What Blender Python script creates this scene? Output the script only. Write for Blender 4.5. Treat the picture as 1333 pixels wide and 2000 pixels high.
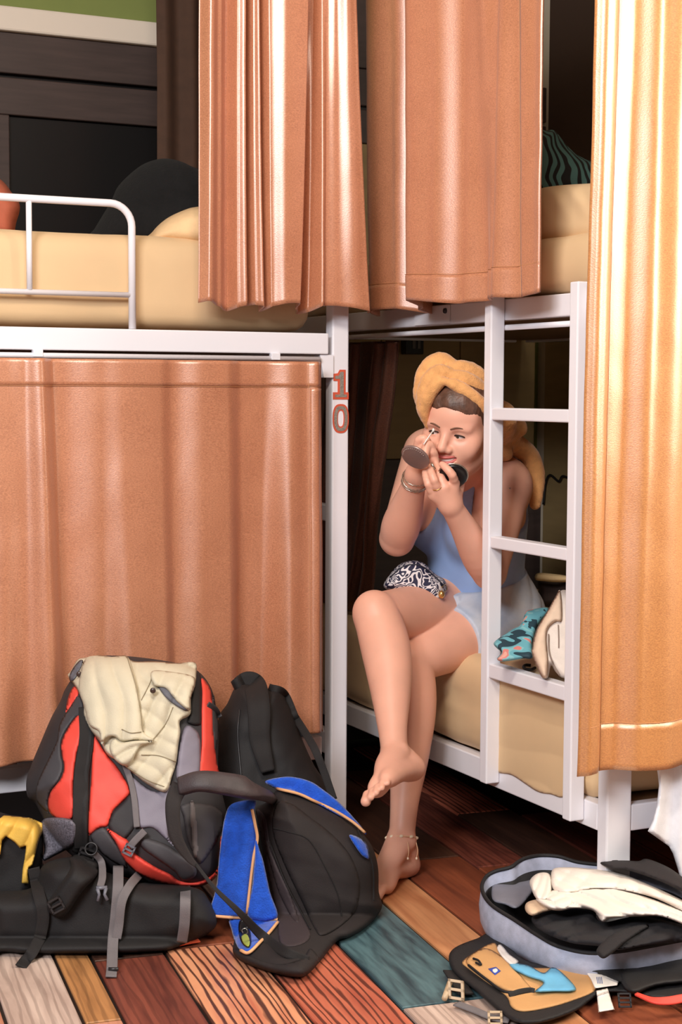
import bpy, bmesh, math, random
import numpy as np
from mathutils import Vector, Matrix

random.seed(7); np.random.seed(7)
for _o in list(bpy.data.objects): bpy.data.objects.remove(_o, do_unlink=True)
SC = bpy.context.scene
COL = SC.collection
R = math.radians

# ------------------------------------------------------------------ camera
CAM_H = 1.12; FPX = 3130.0; YAW = R(-26.2); PITCH = R(-4.35); ROLL = R(0.25)
cam_d = bpy.data.cameras.new('camera'); cam = bpy.data.objects.new('camera', cam_d); COL.objects.link(cam)
cam_d.sensor_fit = 'VERTICAL'; cam_d.sensor_height = 36.0; cam_d.lens = 36.0*FPX/2000.0
cam_d.clip_start = .05; cam_d.clip_end = 60
CAMM = Matrix.Rotation(YAW, 4, 'Z') @ Matrix.Rotation(R(90)+PITCH, 4, 'X') @ Matrix.Rotation(ROLL, 4, 'Z')
CAMM.translation = (0, 0, CAM_H)
cam.matrix_world = CAMM
SC.camera = cam

# ------------------------------------------------------------------ light
SC.view_settings.view_transform = 'Standard'; SC.view_settings.look = 'None'
SC.view_settings.gamma = 1.0; SC.view_settings.use_curve_mapping = False
SC.view_settings.exposure = 0.1
wd = bpy.data.worlds.new('world'); SC.world = wd; wd.use_nodes = True
bg = wd.node_tree.nodes['Background']; bg.inputs[0].default_value = (1.0, .9, .8, 1); bg.inputs[1].default_value = .075

def area(name, loc, aim, sx, sy, power, color):
    l = bpy.data.lights.new(name, 'AREA'); l.shape = 'RECTANGLE'; l.size = sx; l.size_y = sy
    l.energy = power; l.color = color
    o = bpy.data.objects.new(name, l); COL.objects.link(o); o.location = loc
    o.rotation_euler = (Vector(aim)-Vector(loc)).to_track_quat('-Z', 'Y').to_euler()
    return o
# light added out of view on the right to brighten the golden curtain
area('added_side_light', (2.96, 1.72, 1.75), (2.35, 2.45, 1.5), .8, 1.3, 44, (1.0, .92, .78))
# ceiling light panel behind the photographer
area('ceiling_panel', (-1.35, .15, 2.6), (1.4, 3.4, .8), 1.2, .8, 130, (.97, .97, 1.0))
# ceiling lamp of the dormitory
area('ceiling_lamp', (.55, 1.5, 2.66), (1.2, 3.0, .6), .8, .4, 44, (1.0, .88, .74))

# ------------------------------------------------------------------ projection helpers: a pixel and a distance give a place
CM = np.array(CAMM)
def ray(px, py):
    d = np.array([(px-666.5)/FPX, -(py-1000.0)/FPX, -1.0])
    return CM[:3, :3] @ d
CPOS = np.array([0, 0, CAM_H])
def W(px, py, z):   return CPOS + ray(px, py)*z                    # z = distance along the view axis
def ONX(px, py, x): d = ray(px, py); return CPOS + d*(x/d[0])
def ONY(px, py, y): d = ray(px, py); return CPOS + d*(y/d[1])
def ONZ(px, py, z): d = ray(px, py); return CPOS + d*((z-CAM_H)/d[2])
def project(p):
    q = CM[:3, :3].T @ (np.asarray(p, float)-CPOS)
    return 666.5+FPX*q[0]/-q[2], 1000-FPX*q[1]/-q[2], -q[2]

# ------------------------------------------------------------------ materials
def srgb(r, g, b):
    f = lambda c: (c/255/12.92) if c/255 <= .04045 else ((c/255+.055)/1.055)**2.4
    return (f(r), f(g), f(b), 1.0)
MATS = {}
def material(name, col, rough=.6, metal=0.0, spec=.5, noise=0.0, nscale=20, stretch=(1, 1, 1), bump=0.0, bscale=200, sheen=0.0,
             col2=None, sss=0.0, coat=0.0, aniso=0.0, detail=4, bdist=.002):
    if name in MATS: return MATS[name]
    m = bpy.data.materials.new(name); m.use_nodes = True; nt = m.node_tree; N = nt.nodes; L = nt.links
    b = N['Principled BSDF']
    c = srgb(*col)
    b.inputs['Base Color'].default_value = c; b.inputs['Roughness'].default_value = rough
    b.inputs['Metallic'].default_value = metal; b.inputs['Specular IOR Level'].default_value = spec
    if sheen: b.inputs['Sheen Weight'].default_value = sheen; b.inputs['Sheen Roughness'].default_value = .4
    if coat: b.inputs['Coat Weight'].default_value = coat
    if aniso: b.inputs['Anisotropic'].default_value = aniso
    if sss:
        b.inputs['Subsurface Weight'].default_value = sss; b.inputs['Subsurface Radius'].default_value = (1, .35, .2); b.inputs['Subsurface Scale'].default_value = .006
    tc = N.new('ShaderNodeTexCoord'); mp = N.new('ShaderNodeMapping'); L.new(tc.outputs['Object'], mp.inputs[0])
    mp.inputs['Scale'].default_value = stretch
    if noise or col2:
        n = N.new('ShaderNodeTexNoise'); n.inputs['Scale'].default_value = nscale; n.inputs['Detail'].default_value = detail
        L.new(mp.outputs[0], n.inputs[0])
        rmp = N.new('ShaderNodeValToRGB'); L.new(n.outputs[0], rmp.inputs[0])
        rmp.color_ramp.elements[0].position = .3; rmp.color_ramp.elements[1].position = .7
        if col2: rmp.color_ramp.elements[0].color = srgb(*col2); rmp.color_ramp.elements[1].color = c
        else:
            rmp.color_ramp.elements[0].color = tuple(x*(1-noise) for x in c[:3])+(1,)
            rmp.color_ramp.elements[1].color = tuple(min(1, x*(1+noise)) for x in c[:3])+(1,)
        L.new(rmp.outputs[0], b.inputs['Base Color'])
    if bump:
        n2 = N.new('ShaderNodeTexNoise'); n2.inputs['Scale'].default_value = bscale; n2.inputs['Detail'].default_value = 3
        L.new(mp.outputs[0], n2.inputs[0])
        bp = N.new('ShaderNodeBump'); bp.inputs['Strength'].default_value = bump; bp.inputs['Distance'].default_value = bdist
        L.new(n2.outputs[0], bp.inputs['Height']); L.new(bp.outputs[0], b.inputs['Normal'])
    MATS[name] = m
    return m

def wood(name, c1, c2, c3, scale=7.0, ringy=.5, rough=.42):
    """plank print: streaks along the object's own y axis, dark grain lines and blotches"""
    if name in MATS: return MATS[name]
    m = bpy.data.materials.new(name); m.use_nodes = True; nt = m.node_tree; N = nt.nodes; L = nt.links
    b = N['Principled BSDF']; b.inputs['Roughness'].default_value = rough; b.inputs['Specular IOR Level'].default_value = .45
    tc = N.new('ShaderNodeTexCoord'); oi = N.new('ShaderNodeObjectInfo')
    ad = N.new('ShaderNodeVectorMath'); ad.operation = 'ADD'; L.new(tc.outputs['Object'], ad.inputs[0])
    sc = N.new('ShaderNodeVectorMath'); sc.operation = 'SCALE'; sc.inputs[0].default_value = (7, 13, 3); L.new(oi.outputs['Random'], sc.inputs['Scale'])
    L.new(sc.outputs[0], ad.inputs[1])
    mp = N.new('ShaderNodeMapping'); mp.inputs['Scale'].default_value = (9, 1.1, 1); L.new(ad.outputs[0], mp.inputs[0])
    n = N.new('ShaderNodeTexNoise'); n.inputs['Scale'].default_value = scale*.6; n.inputs['Detail'].default_value = 6; n.inputs['Distortion'].default_value = .6
    L.new(mp.outputs[0], n.inputs[0])
    r = N.new('ShaderNodeValToRGB'); r.color_ramp.elements[0].position = .32; r.color_ramp.elements[1].position = .66
    r.color_ramp.elements[0].color = srgb(*c2); r.color_ramp.elements[1].color = srgb(*c1); L.new(n.outputs[0], r.inputs[0])
    mp2 = N.new('ShaderNodeMapping'); mp2.inputs['Scale'].default_value = (1, .10, 1); L.new(ad.outputs[0], mp2.inputs[0])
    wv = N.new('ShaderNodeTexWave'); wv.wave_type = 'BANDS'; wv.bands_direction = 'X'; wv.inputs['Scale'].default_value = 20; wv.inputs['Distortion'].default_value = 9
    wv.inputs['Detail'].default_value = 3; wv.inputs['Detail Scale'].default_value = 1.2
    L.new(mp2.outputs[0], wv.inputs[0])
    r2 = N.new('ShaderNodeValToRGB'); r2.color_ramp.elements[0].position = .10; r2.color_ramp.elements[1].position = .42
    r2.color_ramp.elements[0].color = (1, 1, 1, 1); r2.color_ramp.elements[1].color = (0, 0, 0, 1); L.new(wv.outputs['Fac'], r2.inputs[0])
    mu = N.new('ShaderNodeMath'); mu.operation = 'MULTIPLY'; mu.inputs[1].default_value = ringy; L.new(r2.outputs[0], mu.inputs[0])
    mx = N.new('ShaderNodeMix'); mx.data_type = 'RGBA'; L.new(mu.outputs[0], mx.inputs[0]); L.new(r.outputs[0], mx.inputs[6]); mx.inputs[7].default_value = srgb(*c3)
    L.new(mx.outputs[2], b.inputs['Base Color'])
    bp = N.new('ShaderNodeBump'); bp.inputs['Strength'].default_value = .25; bp.inputs['Distance'].default_value = .002; bp.invert = True
    L.new(mu.outputs[0], bp.inputs['Height']); L.new(bp.outputs[0], b.inputs['Normal'])
    MATS[name] = m
    return m

def satin(name, base, dark, metal=.08, rough=.40):
    """shiny woven curtain cloth: fine slubs across the weave"""
    if name in MATS: return MATS[name]
    m = bpy.data.materials.new(name); m.use_nodes = True; nt = m.node_tree; N = nt.nodes; L = nt.links
    b = N['Principled BSDF']; b.inputs['Roughness'].default_value = rough; b.inputs['Metallic'].default_value = metal
    b.inputs['Specular IOR Level'].default_value = 1.0; b.inputs['IOR'].default_value = 1.75; b.inputs['Sheen Weight'].default_value = .1
    tc = N.new('ShaderNodeTexCoord'); mp = N.new('ShaderNodeMapping'); mp.inputs['Scale'].default_value = (1, 1, 2.2); L.new(tc.outputs['Object'], mp.inputs[0])
    n = N.new('ShaderNodeTexNoise'); n.inputs['Scale'].default_value = 260; n.inputs['Detail'].default_value = 2; L.new(mp.outputs[0], n.inputs[0])
    n3 = N.new('ShaderNodeTexNoise'); n3.inputs['Scale'].default_value = 9; n3.inputs['Detail'].default_value = 4; L.new(tc.outputs['Object'], n3.inputs[0])
    mxf = N.new('ShaderNodeMath'); mxf.operation = 'MULTIPLY_ADD'; mxf.inputs[1].default_value = 1.0; mxf.inputs[2].default_value = -.02; L.new(n.outputs[0], mxf.inputs[0])
    ad = N.new('ShaderNodeMath'); ad.operation = 'MULTIPLY_ADD'; ad.inputs[1].default_value = .3; L.new(n3.outputs[0], ad.inputs[0]); L.new(mxf.outputs[0], ad.inputs[2])
    r = N.new('ShaderNodeValToRGB'); r.color_ramp.elements[0].position = .35; r.color_ramp.elements[1].position = .8
    r.color_ramp.elements[0].color = srgb(*dark); r.color_ramp.elements[1].color = srgb(*base); L.new(ad.outputs[0], r.inputs[0])
    L.new(r.outputs[0], b.inputs['Base Color'])
    bp = N.new('ShaderNodeBump'); bp.inputs['Strength'].default_value = .22; bp.inputs['Distance'].default_value = .0012
    L.new(n.outputs[0], bp.inputs['Height']); L.new(bp.outputs[0], b.inputs['Normal'])
    MATS[name] = m
    return m

# ------------------------------------------------------------------ object helpers
def tag(o, label=None, cat=None, group=None, kind=None):
    if label: o['label'] = label
    if cat: o['category'] = cat
    if group: o['group'] = group
    if kind: o['kind'] = kind
    return o
def empty(name, loc=(0, 0, 0), label=None, cat=None, group=None, kind=None):
    o = bpy.data.objects.new(name, None); COL.objects.link(o); o.location = [float(c) for c in loc]; o.empty_display_size = .05
    return tag(o, label, cat, group, kind)
def wloc(o):
    v = Vector((0, 0, 0))
    while o is not None: v = v + Vector(o.location); o = o.parent
    return v
def link(name, me, mat, parent=None, smooth=True, origin=None):
    """one mesh object; vertices are given in world space, the origin goes to the middle of the bottom of the mesh or to the parent"""
    o = bpy.data.objects.new(name, me); COL.objects.link(o)
    if mat is not None: me.materials.append(mat)
    if smooth:
        me.polygons.foreach_set('use_smooth', [True]*len(me.polygons))
    n = len(me.vertices); co = np.empty(n*3); me.vertices.foreach_get('co', co); co = co.reshape(-1, 3)
    if origin is None:
        lo, hi = co.min(0), co.max(0); origin = np.array([(lo[0]+hi[0])/2, (lo[1]+hi[1])/2, lo[2]])
    co = co-np.asarray(origin, float); me.vertices.foreach_set('co', co.ravel()); me.update()
    if parent is not None:
        o.parent = parent; o.location = Vector([float(c) for c in origin])-wloc(parent)
    else: o.location = [float(c) for c in origin]
    return o
def mesh(name, verts, faces, mat, parent=None, smooth=True, origin=None):
    me = bpy.data.meshes.new(name)
    v = np.asarray(verts, float)
    me.from_pydata(v.tolist(), [], [tuple(int(i) for i in f) for f in faces]); me.update()
    return link(name, me, mat, parent, smooth, origin)
def bmobj(name, bm, mat, parent=None, smooth=False, origin=None):
    bmesh.ops.recalc_face_normals(bm, faces=bm.faces[:])
    me = bpy.data.meshes.new(name); bm.to_mesh(me); bm.free()
    return link(name, me, mat, parent, smooth, origin)
def box(name, lo, hi, mat, parent=None, bevel=.002, seg=2, M=None):
    lo, hi = np.minimum(lo, hi), np.maximum(lo, hi)
    bm = bmesh.new(); bmesh.ops.create_cube(bm, size=1)
    for v in bm.verts: v.co = Vector([(lo[i]+hi[i])/2+v.co[i]*(hi[i]-lo[i]) for i in range(3)])
    if bevel: bmesh.ops.bevel(bm, geom=bm.edges[:], offset=bevel, segments=seg, affect='EDGES', profile=.5)
    if M is not None: bmesh.ops.transform(bm, matrix=M, verts=bm.verts[:])
    return bmobj(name, bm, mat, parent)
def frames(P):
    P = np.asarray(P, float); n = len(P)
    T = np.gradient(P, axis=0); T /= np.linalg.norm(T, axis=1)[:, None]+1e-12
    a = np.array([0, 0, 1.0]) if abs(T[0][2]) < .9 else np.array([1.0, 0, 0])
    U = np.zeros_like(P); U[0] = np.cross(T[0], a); U[0] /= np.linalg.norm(U[0])
    for i in range(1, n):
        u = U[i-1]-T[i]*np.dot(U[i-1], T[i]); U[i] = u/(np.linalg.norm(u)+1e-12)
    return T, U, np.cross(T, U)
def smooth_path(P, n=40):
    """Catmull-Rom through the points"""
    P = np.asarray(P, float)
    if len(P) == 2: t = np.linspace(0, 1, max(2, n//6))[:, None]; return P[0]*(1-t)+P[1]*t
    Q = np.vstack([2*P[0]-P[1], P, 2*P[-1]-P[-2]]); out = []
    m = max(2, int(n/(len(P)-1)))
    for i in range(1, len(Q)-2):
        for t in np.linspace(0, 1, m, endpoint=False):
            p0, p1, p2, p3 = Q[i-1], Q[i], Q[i+1], Q[i+2]
            out.append(.5*((2*p1)+(-p0+p2)*t+(2*p0-5*p1+4*p2-p3)*t*t+(-p0+3*p1-3*p2+p3)*t**3))
    out.append(P[-1])
    return np.array(out)
def tube_geo(P, r, seg=10, closed=False):
    P = np.asarray(P, float); n = len(P); r = np.broadcast_to(np.asarray(r, float), (n,))
    T, U, V = frames(P)
    a = np.linspace(0, 2*math.pi, seg, endpoint=False)
    vs = (P[:, None, :]+r[:, None, None]*(np.cos(a)[None, :, None]*U[:, None, :]+np.sin(a)[None, :, None]*V[:, None, :])).reshape(-1, 3)
    fs = []
    for i in range(n if closed else n-1):
        k = (i+1) % n
        for j in range(seg):
            j2 = (j+1) % seg; fs.append((i*seg+j, i*seg+j2, k*seg+j2, k*seg+j))
    if not closed: fs.append(tuple(range(seg))[::-1]); fs.append(tuple((n-1)*seg+j for j in range(seg)))
    return vs, fs
def tube(name, P, r, mat, parent=None, seg=10, n=None, closed=False):
    if n: P = smooth_path(P, n)
    vs, fs = tube_geo(P, r, seg, closed)
    return mesh(name, vs, fs, mat, parent)
def strap(name, P, w, mat, parent=None, t=.0025, n=30, side=None, facing=None, puff=0.0):
    """webbing: a flat band swept along P; 'facing' is the rough normal of its broad face"""
    P = smooth_path(P, n); m = len(P)
    T = np.gradient(P, axis=0); T /= np.linalg.norm(T, axis=1)[:, None]+1e-12
    w = np.interp(np.linspace(0, 1, m), np.linspace(0, 1, len(np.atleast_1d(w))), np.atleast_1d(w))
    if facing is None: facing = -(P-CPOS)
    facing = np.broadcast_to(np.asarray(facing, float), P.shape)
    S = np.cross(T, facing); S /= np.linalg.norm(S, axis=1)[:, None]+1e-12
    Nn = np.cross(S, T)
    prof = [(-1, -.6), (-.94, -1), (.94, -1), (1, -.6), (1, .6), (.94, 1), (.5, 1+puff), (0, 1+1.3*puff), (-.5, 1+puff), (-.94, 1), (-1, .6)]
    k = len(prof); vs = []
    for a, b_ in prof: vs.append(P+S*(a*w/2)[:, None]+Nn*(b_*t/2))
    vs = np.stack(vs, 1).reshape(-1, 3); fs = []
    for i in range(m-1):
        for j in range(k): j2 = (j+1) % k; fs.append((i*k+j, i*k+j2, (i+1)*k+j2, (i+1)*k+j))
    fs.append(tuple(range(k))[::-1]); fs.append(tuple((m-1)*k+j for j in range(k)))
    return mesh(name, vs, fs, mat, parent)
def sheet_geo(F, nu, nv, thick=.0, closed_u=False):
    """F(u, v) -> points (vectorised); gives a two-skinned sheet with rims"""
    u, v = np.meshgrid(np.linspace(0, 1, nu), np.linspace(0, 1, nv), indexing='ij')
    P = F(u, v)
    du = np.gradient(P, axis=0); dv = np.gradient(P, axis=1)
    Nn = np.cross(du, dv); Nn /= np.linalg.norm(Nn, axis=2)[..., None]+1e-12
    A = (P+Nn*thick/2).reshape(-1, 3); B = (P-Nn*thick/2).reshape(-1, 3)
    I = np.arange(nu*nv).reshape(nu, nv); off = nu*nv
    q = np.stack([I[:-1, :-1], I[1:, :-1], I[1:, 1:], I[:-1, 1:]], -1).reshape(-1, 4)
    fs = [tuple(a) for a in q]+[tuple(a[::-1]+off) for a in q]
    loop = list(I[:, 0])+list(I[-1, 1:])+list(I[-2::-1, -1])+list(I[0, -2:0:-1])
    for a, b_ in zip(loop, loop[1:]+loop[:1]): fs.append((b_, a, a+off, b_+off))
    return np.vstack([A, B]), fs
def sheet(name, F, nu, nv, mat, parent=None, thick=.003):
    vs, fs = sheet_geo(F, nu, nv, thick)
    return mesh(name, vs, fs, mat, parent)
def vnoise(P, s, seed=0):
    """cheap smooth 3D value noise, about -1..1"""
    P = np.asarray(P, float)*s; o = np.zeros(P.shape[:-1])
    rs = np.random.RandomState(seed)
    for k in range(7):
        d = rs.normal(size=3); d *= (.6+.9*rs.rand())/np.linalg.norm(d); ph = rs.rand()*6.28
        e = rs.normal(size=3)*.7
        o += np.sin(P@d*2*math.pi+ph+1.3*np.sin(P@e*2*math.pi+ph*1.7))
    return o/3.6
def rbox_geo(lo, hi, r, step=.03, deform=None):
    """rounded soft box, finely divided"""
    lo, hi = np.asarray(lo, float), np.asarray(hi, float); n = np.maximum(4, np.ceil((hi-lo)/step).astype(int))
    vs = []; fs = []; base = 0
    for ax in range(3):
        a, b_ = (ax+1) % 3, (ax+2) % 3
        for s in (0, 1):
            u, v = np.meshgrid(np.linspace(0, 1, n[a]+1), np.linspace(0, 1, n[b_]+1), indexing='ij')
            def warp(t, L):
                k = min(.45, r/L)   # more lines near the rounded ends
                return t
            p = np.zeros(u.shape+(3,)); p[..., a] = lo[a]+warp(u, 1)*(hi[a]-lo[a]); p[..., b_] = lo[b_]+v*(hi[b_]-lo[b_]); p[..., ax] = hi[ax] if s else lo[ax]
            I = np.arange(u.size).reshape(u.shape)+base; base += u.size
            q = np.stack([I[:-1, :-1], I[1:, :-1], I[1:, 1:], I[:-1, 1:]], -1).reshape(-1, 4)
            fs += [tuple(x) for x in (q if s else q[:, ::-1])]
            vs.append(p.reshape(-1, 3))
    vs = np.vstack(vs)
    c = np.clip(vs, lo+r, hi-r); d = vs-c; l = np.linalg.norm(d, axis=1)
    l[l == 0] = 1
    vs = c+d/l[:, None]*r
    if deform is not None: vs = deform(vs)
    return vs, fs
def soft_box(name, lo, hi, r, mat, parent=None, step=.03, deform=None):
    vs, fs = rbox_geo(lo, hi, r, step, deform)
    me = bpy.data.meshes.new(name); me.from_pydata(vs.tolist(), [], fs)
    bm = bmesh.new(); bm.from_mesh(me); bmesh.ops.remove_doubles(bm, verts=bm.verts[:], dist=1e-5)
    bm.to_mesh(me); bm.free()
    return link(name, me, mat, parent)
# ================================================================== the room
YL = 3.48          # front of the bunk along the back wall
XR = 1.93          # open long side of the bunk along the right wall
YB = 4.56; XW = 2.98; XLW = -2.2; YF = -1.9; ZC = 2.75
white_metal = material('white_metal', (236, 234, 240), rough=.33, spec=.5, bump=.04, bscale=90)
wall_green = material('wall_green', (122, 132, 70), rough=.8, noise=.06, nscale=6)
wall_brown = material('wall_brown', (70, 55, 40), rough=.7, noise=.12, nscale=5)
wall_plain = material('wall_plain', (205, 190, 168), rough=.8, noise=.04, nscale=4)
panel_wood = material('panel_wood', (64, 50, 46), rough=.5, noise=.18, nscale=6, stretch=(1, 1, 9), bump=.1, bscale=60)
panel_black = material('panel_black', (15, 13, 14), rough=.35)
trim_white = material('trim_white', (226, 212, 196), rough=.5)

# floor: a dark base with the printed planks lying on it
PA = R(7.4); pdir = np.array([math.sin(PA), math.cos(PA)]); pnor = np.array([pdir[1], -pdir[0]])
floor = box('floor', (XLW, YF, -.06), (XW, YB, -.006), material('floor_seam', (26, 20, 18), rough=.5), bevel=0)
tag(floor, 'floor of mixed coloured wooden planks with dark seams', kind='structure')
PAL = {
 'pale': wood('plank_pale', (214, 190, 176), (176, 150, 138), (96, 76, 68), 6, .34),
 'tan': wood('plank_tan', (190, 134, 84), (120, 80, 48), (70, 46, 30), 5, .35),
 'maroon': wood('plank_maroon', (138, 74, 58), (96, 48, 40), (52, 28, 26), 5, .35),
 'stripe': wood('plank_stripe', (226, 158, 118), (196, 112, 82), (66, 34, 28), 5, .92),
 'coral': wood('plank_coral', (206, 116, 88), (170, 84, 64), (72, 34, 28), 5, .85),
 'teal': wood('plank_teal', (88, 118, 124), (44, 64, 72), (40, 58, 66), 9, .10),
 'amber': wood('plank_amber', (212, 150, 104), (170, 104, 66), (110, 64, 40), 4, .10),
 'russet': wood('plank_russet', (152, 82, 54), (112, 58, 40), (70, 38, 28), 4, .12),
 'peach': wood('plank_peach', (214, 152, 122), (184, 120, 94), (116, 70, 54), 5, .15),
 'umber': wood('plank_umber', (92, 60, 46), (66, 42, 34), (40, 26, 22), 5, .2),
}
edges = [-1.05, -.88, -.70, -.53, -.36, -.21, -.03, .13, .24, .332, .463, .532, .676, .850, 1.022, 1.20, 1.319, 1.50, 1.64, 1.80, 1.97, 2.12, 2.30]
fixed = {   # column -> list of (near end, far end, colour) along the planks
 8: [(2.2, 3.4, 'peach')], 9: [(1.9, 3.35, 'pale'), (3.35, 4.3, 'maroon')], 10: [(1.75, 2.757, 'peach'), (2.757, 3.7, 'tan')],
 11: [(2.0, 3.06, 'maroon'), (3.06, 4.0, 'umber')], 12: [(1.9, 3.08, 'stripe'), (3.08, 4.1, 'russet')], 13: [(2.05, 3.2, 'coral'), (3.2, 4.2, 'pale')],
 14: [(1.75, 2.65, 'pale'), (2.65, 3.55, 'teal'), (3.55, 4.5, 'tan')], 15: [(1.6, 2.45, 'umber'), (2.45, 3.75, 'amber')],
 16: [(1.5, 2.32, 'pale'), (2.32, 3.5, 'russet'), (3.5, 4.6, 'umber')], 17: [(1.6, 2.28, 'peach'), (2.28, 3.4, 'russet'), (3.4, 4.4, 'maroon')],
 18: [(1.4, 2.25, 'coral'), (2.25, 3.1, 'umber')],
}
cols = list(PAL); plank_mesh = {}
def plank(c, a, b_, col):
    o0, o1 = edges[c]+.0035, edges[c+1]-.0035; a += .0035; b_ -= .0035
    w, l = o1-o0, b_-a; cen = pnor*(o0+o1)/2+pdir*(a+b_)/2
    cor = [pnor*o+pdir*t for o in (o0, o1) for t in (a, b_)]
    if min(q[1] for q in cor) < YF+.02 or max(q[1] for q in cor) > YB-.01 or min(q[0] for q in cor) < XLW or max(q[0] for q in cor) > XW-.01: return
    px, py, z = project((cen[0], cen[1], 0))
    if cen[1] < 1.4: return
    bm = bmesh.new(); bmesh.ops.create_cube(bm, size=1)
    for v in bm.verts: v.co = Vector((v.co.x*w, v.co.y*l, v.co.z*.008))
    bmesh.ops.bevel(bm, geom=[e for e in bm.edges if all(v.co.z > 0 for v in e.verts)], offset=.0018, segments=1, affect='EDGES')
    me = bpy.data.meshes.new('plank'); bm.to_mesh(me); bm.free(); me.materials.append(PAL[col])
    o = bpy.data.objects.new('plank', me); COL.objects.link(o); o.parent = floor
    o.location = Vector((cen[0], cen[1], -.004))-floor.location; o.rotation_euler = (0, 0, -PA)
for c in range(len(edges)-1):
    segs = list(fixed.get(c, []))
    lo = min([s[0] for s in segs], default=2.4+.37*(c % 3)); hi = max([s[1] for s in segs], default=lo)
    while hi < 4.9: l = .75+.5*random.random(); segs.append((hi, hi+l, random.choice(cols))); hi += l
    while lo > 1.3: l = .75+.5*random.random(); segs.append((lo-l, lo, random.choice(cols))); lo -= l
    for s in segs: plank(c, *s)

wall_back = box('wall_back', (XLW, YB, 0), (XW+.1, YB+.1, ZC), wall_green, bevel=0); tag(wall_back, kind='structure')
bmw = bmesh.new()
for lo_, hi_ in (((XW, 2.2, 0), (XW+.1, YB, ZC)), ((XW, .6, 0), (XW+.1, 1.25, ZC)), ((XW, 1.25, 0), (XW+.1, 2.2, .95)), ((XW, 1.25, 2.5), (XW+.1, 2.2, ZC))):
    vv = bmesh.ops.create_cube(bmw, size=1)['verts']
    for v in vv: v.co = Vector([(lo_[i]+hi_[i])/2+v.co[i]*(hi_[i]-lo_[i]) for i in range(3)])
wr = bmobj('wall_right', bmw, wall_plain); tag(wr, kind='structure')
wn = empty('added_window_1', (XW, 1.72, .95)); tag(wn, kind='structure')  # unseen window, added to house the side light
for lo_, hi_ in (((XW-.01, 1.25, .95), (XW+.09, 1.29, 2.5)), ((XW-.01, 2.16, .95), (XW+.09, 2.2, 2.5)), ((XW-.01, 1.291, .95), (XW+.09, 2.159, .99)), ((XW-.01, 1.291, 2.46), (XW+.09, 2.159, 2.5))): box('added_window_frame', lo_, hi_, trim_white, wn, .003)
ce = box('ceiling', (XLW, 1.4, ZC), (XW+.1, YB+.1, ZC+.08), wall_plain, bevel=0); tag(ce, kind='structure')
# dark wood panelling on the back wall behind the upper left bunk
zt0, zt1 = 2.118, 2.186
def bwall(px, py): return ONY(px, py, YB-.02)
tr = box('trim_1', (XLW, YB-.05, zt0), (1.76, YB, zt1), trim_white, bevel=.006); tag(tr, kind='structure')
g = ONY(150, 163, YB)[2]; ins_t = ONY(150, 238, YB)[2]; ins_l = ONY(14, 300, YB)[0]
panelling = empty('wall_panelling', (1.0, YB, 0)); tag(panelling, kind='structure')
box('board', (1.761, YB-.035, zt0+.001), (XW-.04, YB-.0005, ZC-.002), panel_wood, panelling, .003)
box('backing', (XLW, YB-.006, g-.0055), (XW-.04, YB-.0004, g+.0055), panel_black, panelling, 0)
box('board', (XLW, YB-.03, g+.006), (XW, YB-.0005, zt0), panel_wood, panelling, .003)
box('board', (XLW, YB-.03, ins_t), (XW, YB-.0005, g-.006), panel_wood, panelling, .003)
box('board', (XLW, YB-.03, 0), (ins_l, YB-.0005, ins_t-.0005), panel_wood, panelling, .003)
box('recessed_panel', (ins_l+.001, YB-.012, .9), (1.79, YB-.0005, ins_t-.001), panel_black, panelling, .002)
ol_mat = material('panel_olive', (150, 126, 84), rough=.6, noise=.1, nscale=5, stretch=(1, 1, 6))
for i_ in range(4): box('board', (1.792+i_*.291, YB-.024, .9), (1.792+i_*.291+.288, YB-.0005, ins_t-.001), ol_mat, panelling, .003)
box('board', (ins_l+.001, YB-.03, 0), (XW, YB-.0005, .899), panel_wood, panelling, .003)
# panelling of the right wall, seen as darker uprights inside the bunk
rpan = empty('wall_panelling', (XW, 3.6, 0)); tag(rpan, kind='structure')
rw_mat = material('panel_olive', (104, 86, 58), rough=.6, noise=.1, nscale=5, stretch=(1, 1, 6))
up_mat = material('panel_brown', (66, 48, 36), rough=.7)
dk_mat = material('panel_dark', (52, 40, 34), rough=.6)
ys = [2.19, 2.70, 3.15, 3.62, 4.1, YB-.035]
for i in range(len(ys)-1):
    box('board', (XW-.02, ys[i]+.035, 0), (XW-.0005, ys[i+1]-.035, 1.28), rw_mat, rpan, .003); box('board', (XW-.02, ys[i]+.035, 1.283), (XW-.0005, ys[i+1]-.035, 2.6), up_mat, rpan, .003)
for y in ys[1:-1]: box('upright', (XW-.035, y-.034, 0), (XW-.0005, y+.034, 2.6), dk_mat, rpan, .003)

# ================================================================== bunk beds
def rail(name, lo, hi, parent, bevel=.003): return box(name, lo, hi, white_metal, parent, bevel)
# ---- the bunk along the back wall
LB = empty('bunk_bed', (.75, 4.0, 0), 'white metal bunk bed along the back wall, numbered 10 on its corner post', 'bunk bed')
xr0, xr1 = 1.688, 1.732
corner = rail('post', (xr0, YL, 0), (xr1, YL+.04, 2.45), LB, .004)
for x, y in ((xr0, 4.36), (-.32, YL), (-.32, 4.36)): rail('post', (x, y, 0), (x+.044, y+.04, 2.45), LB, .004)
rail('side_rail', (-.30, YL-.012, 1.205), (1.672, YL+.026, 1.255), LB)
rail('side_rail', (-.27, YL-.004, .222), (1.662, YL+.03, .278), LB)
rail('side_rail', (-.27, 4.36, 1.205), (xr0-.001, 4.398, 1.255), LB)
rail('side_rail', (-.27, 4.36, .222), (xr0-.001, 4.398, .278), LB)
rail('end_rail', (xr0+.005, YL+.041, 1.205), (xr0+.035, 4.359, 1.255), LB)
rail('end_rail', (xr0+.005, YL+.041, .222), (xr0+.035, 4.359, .278), LB)
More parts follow.
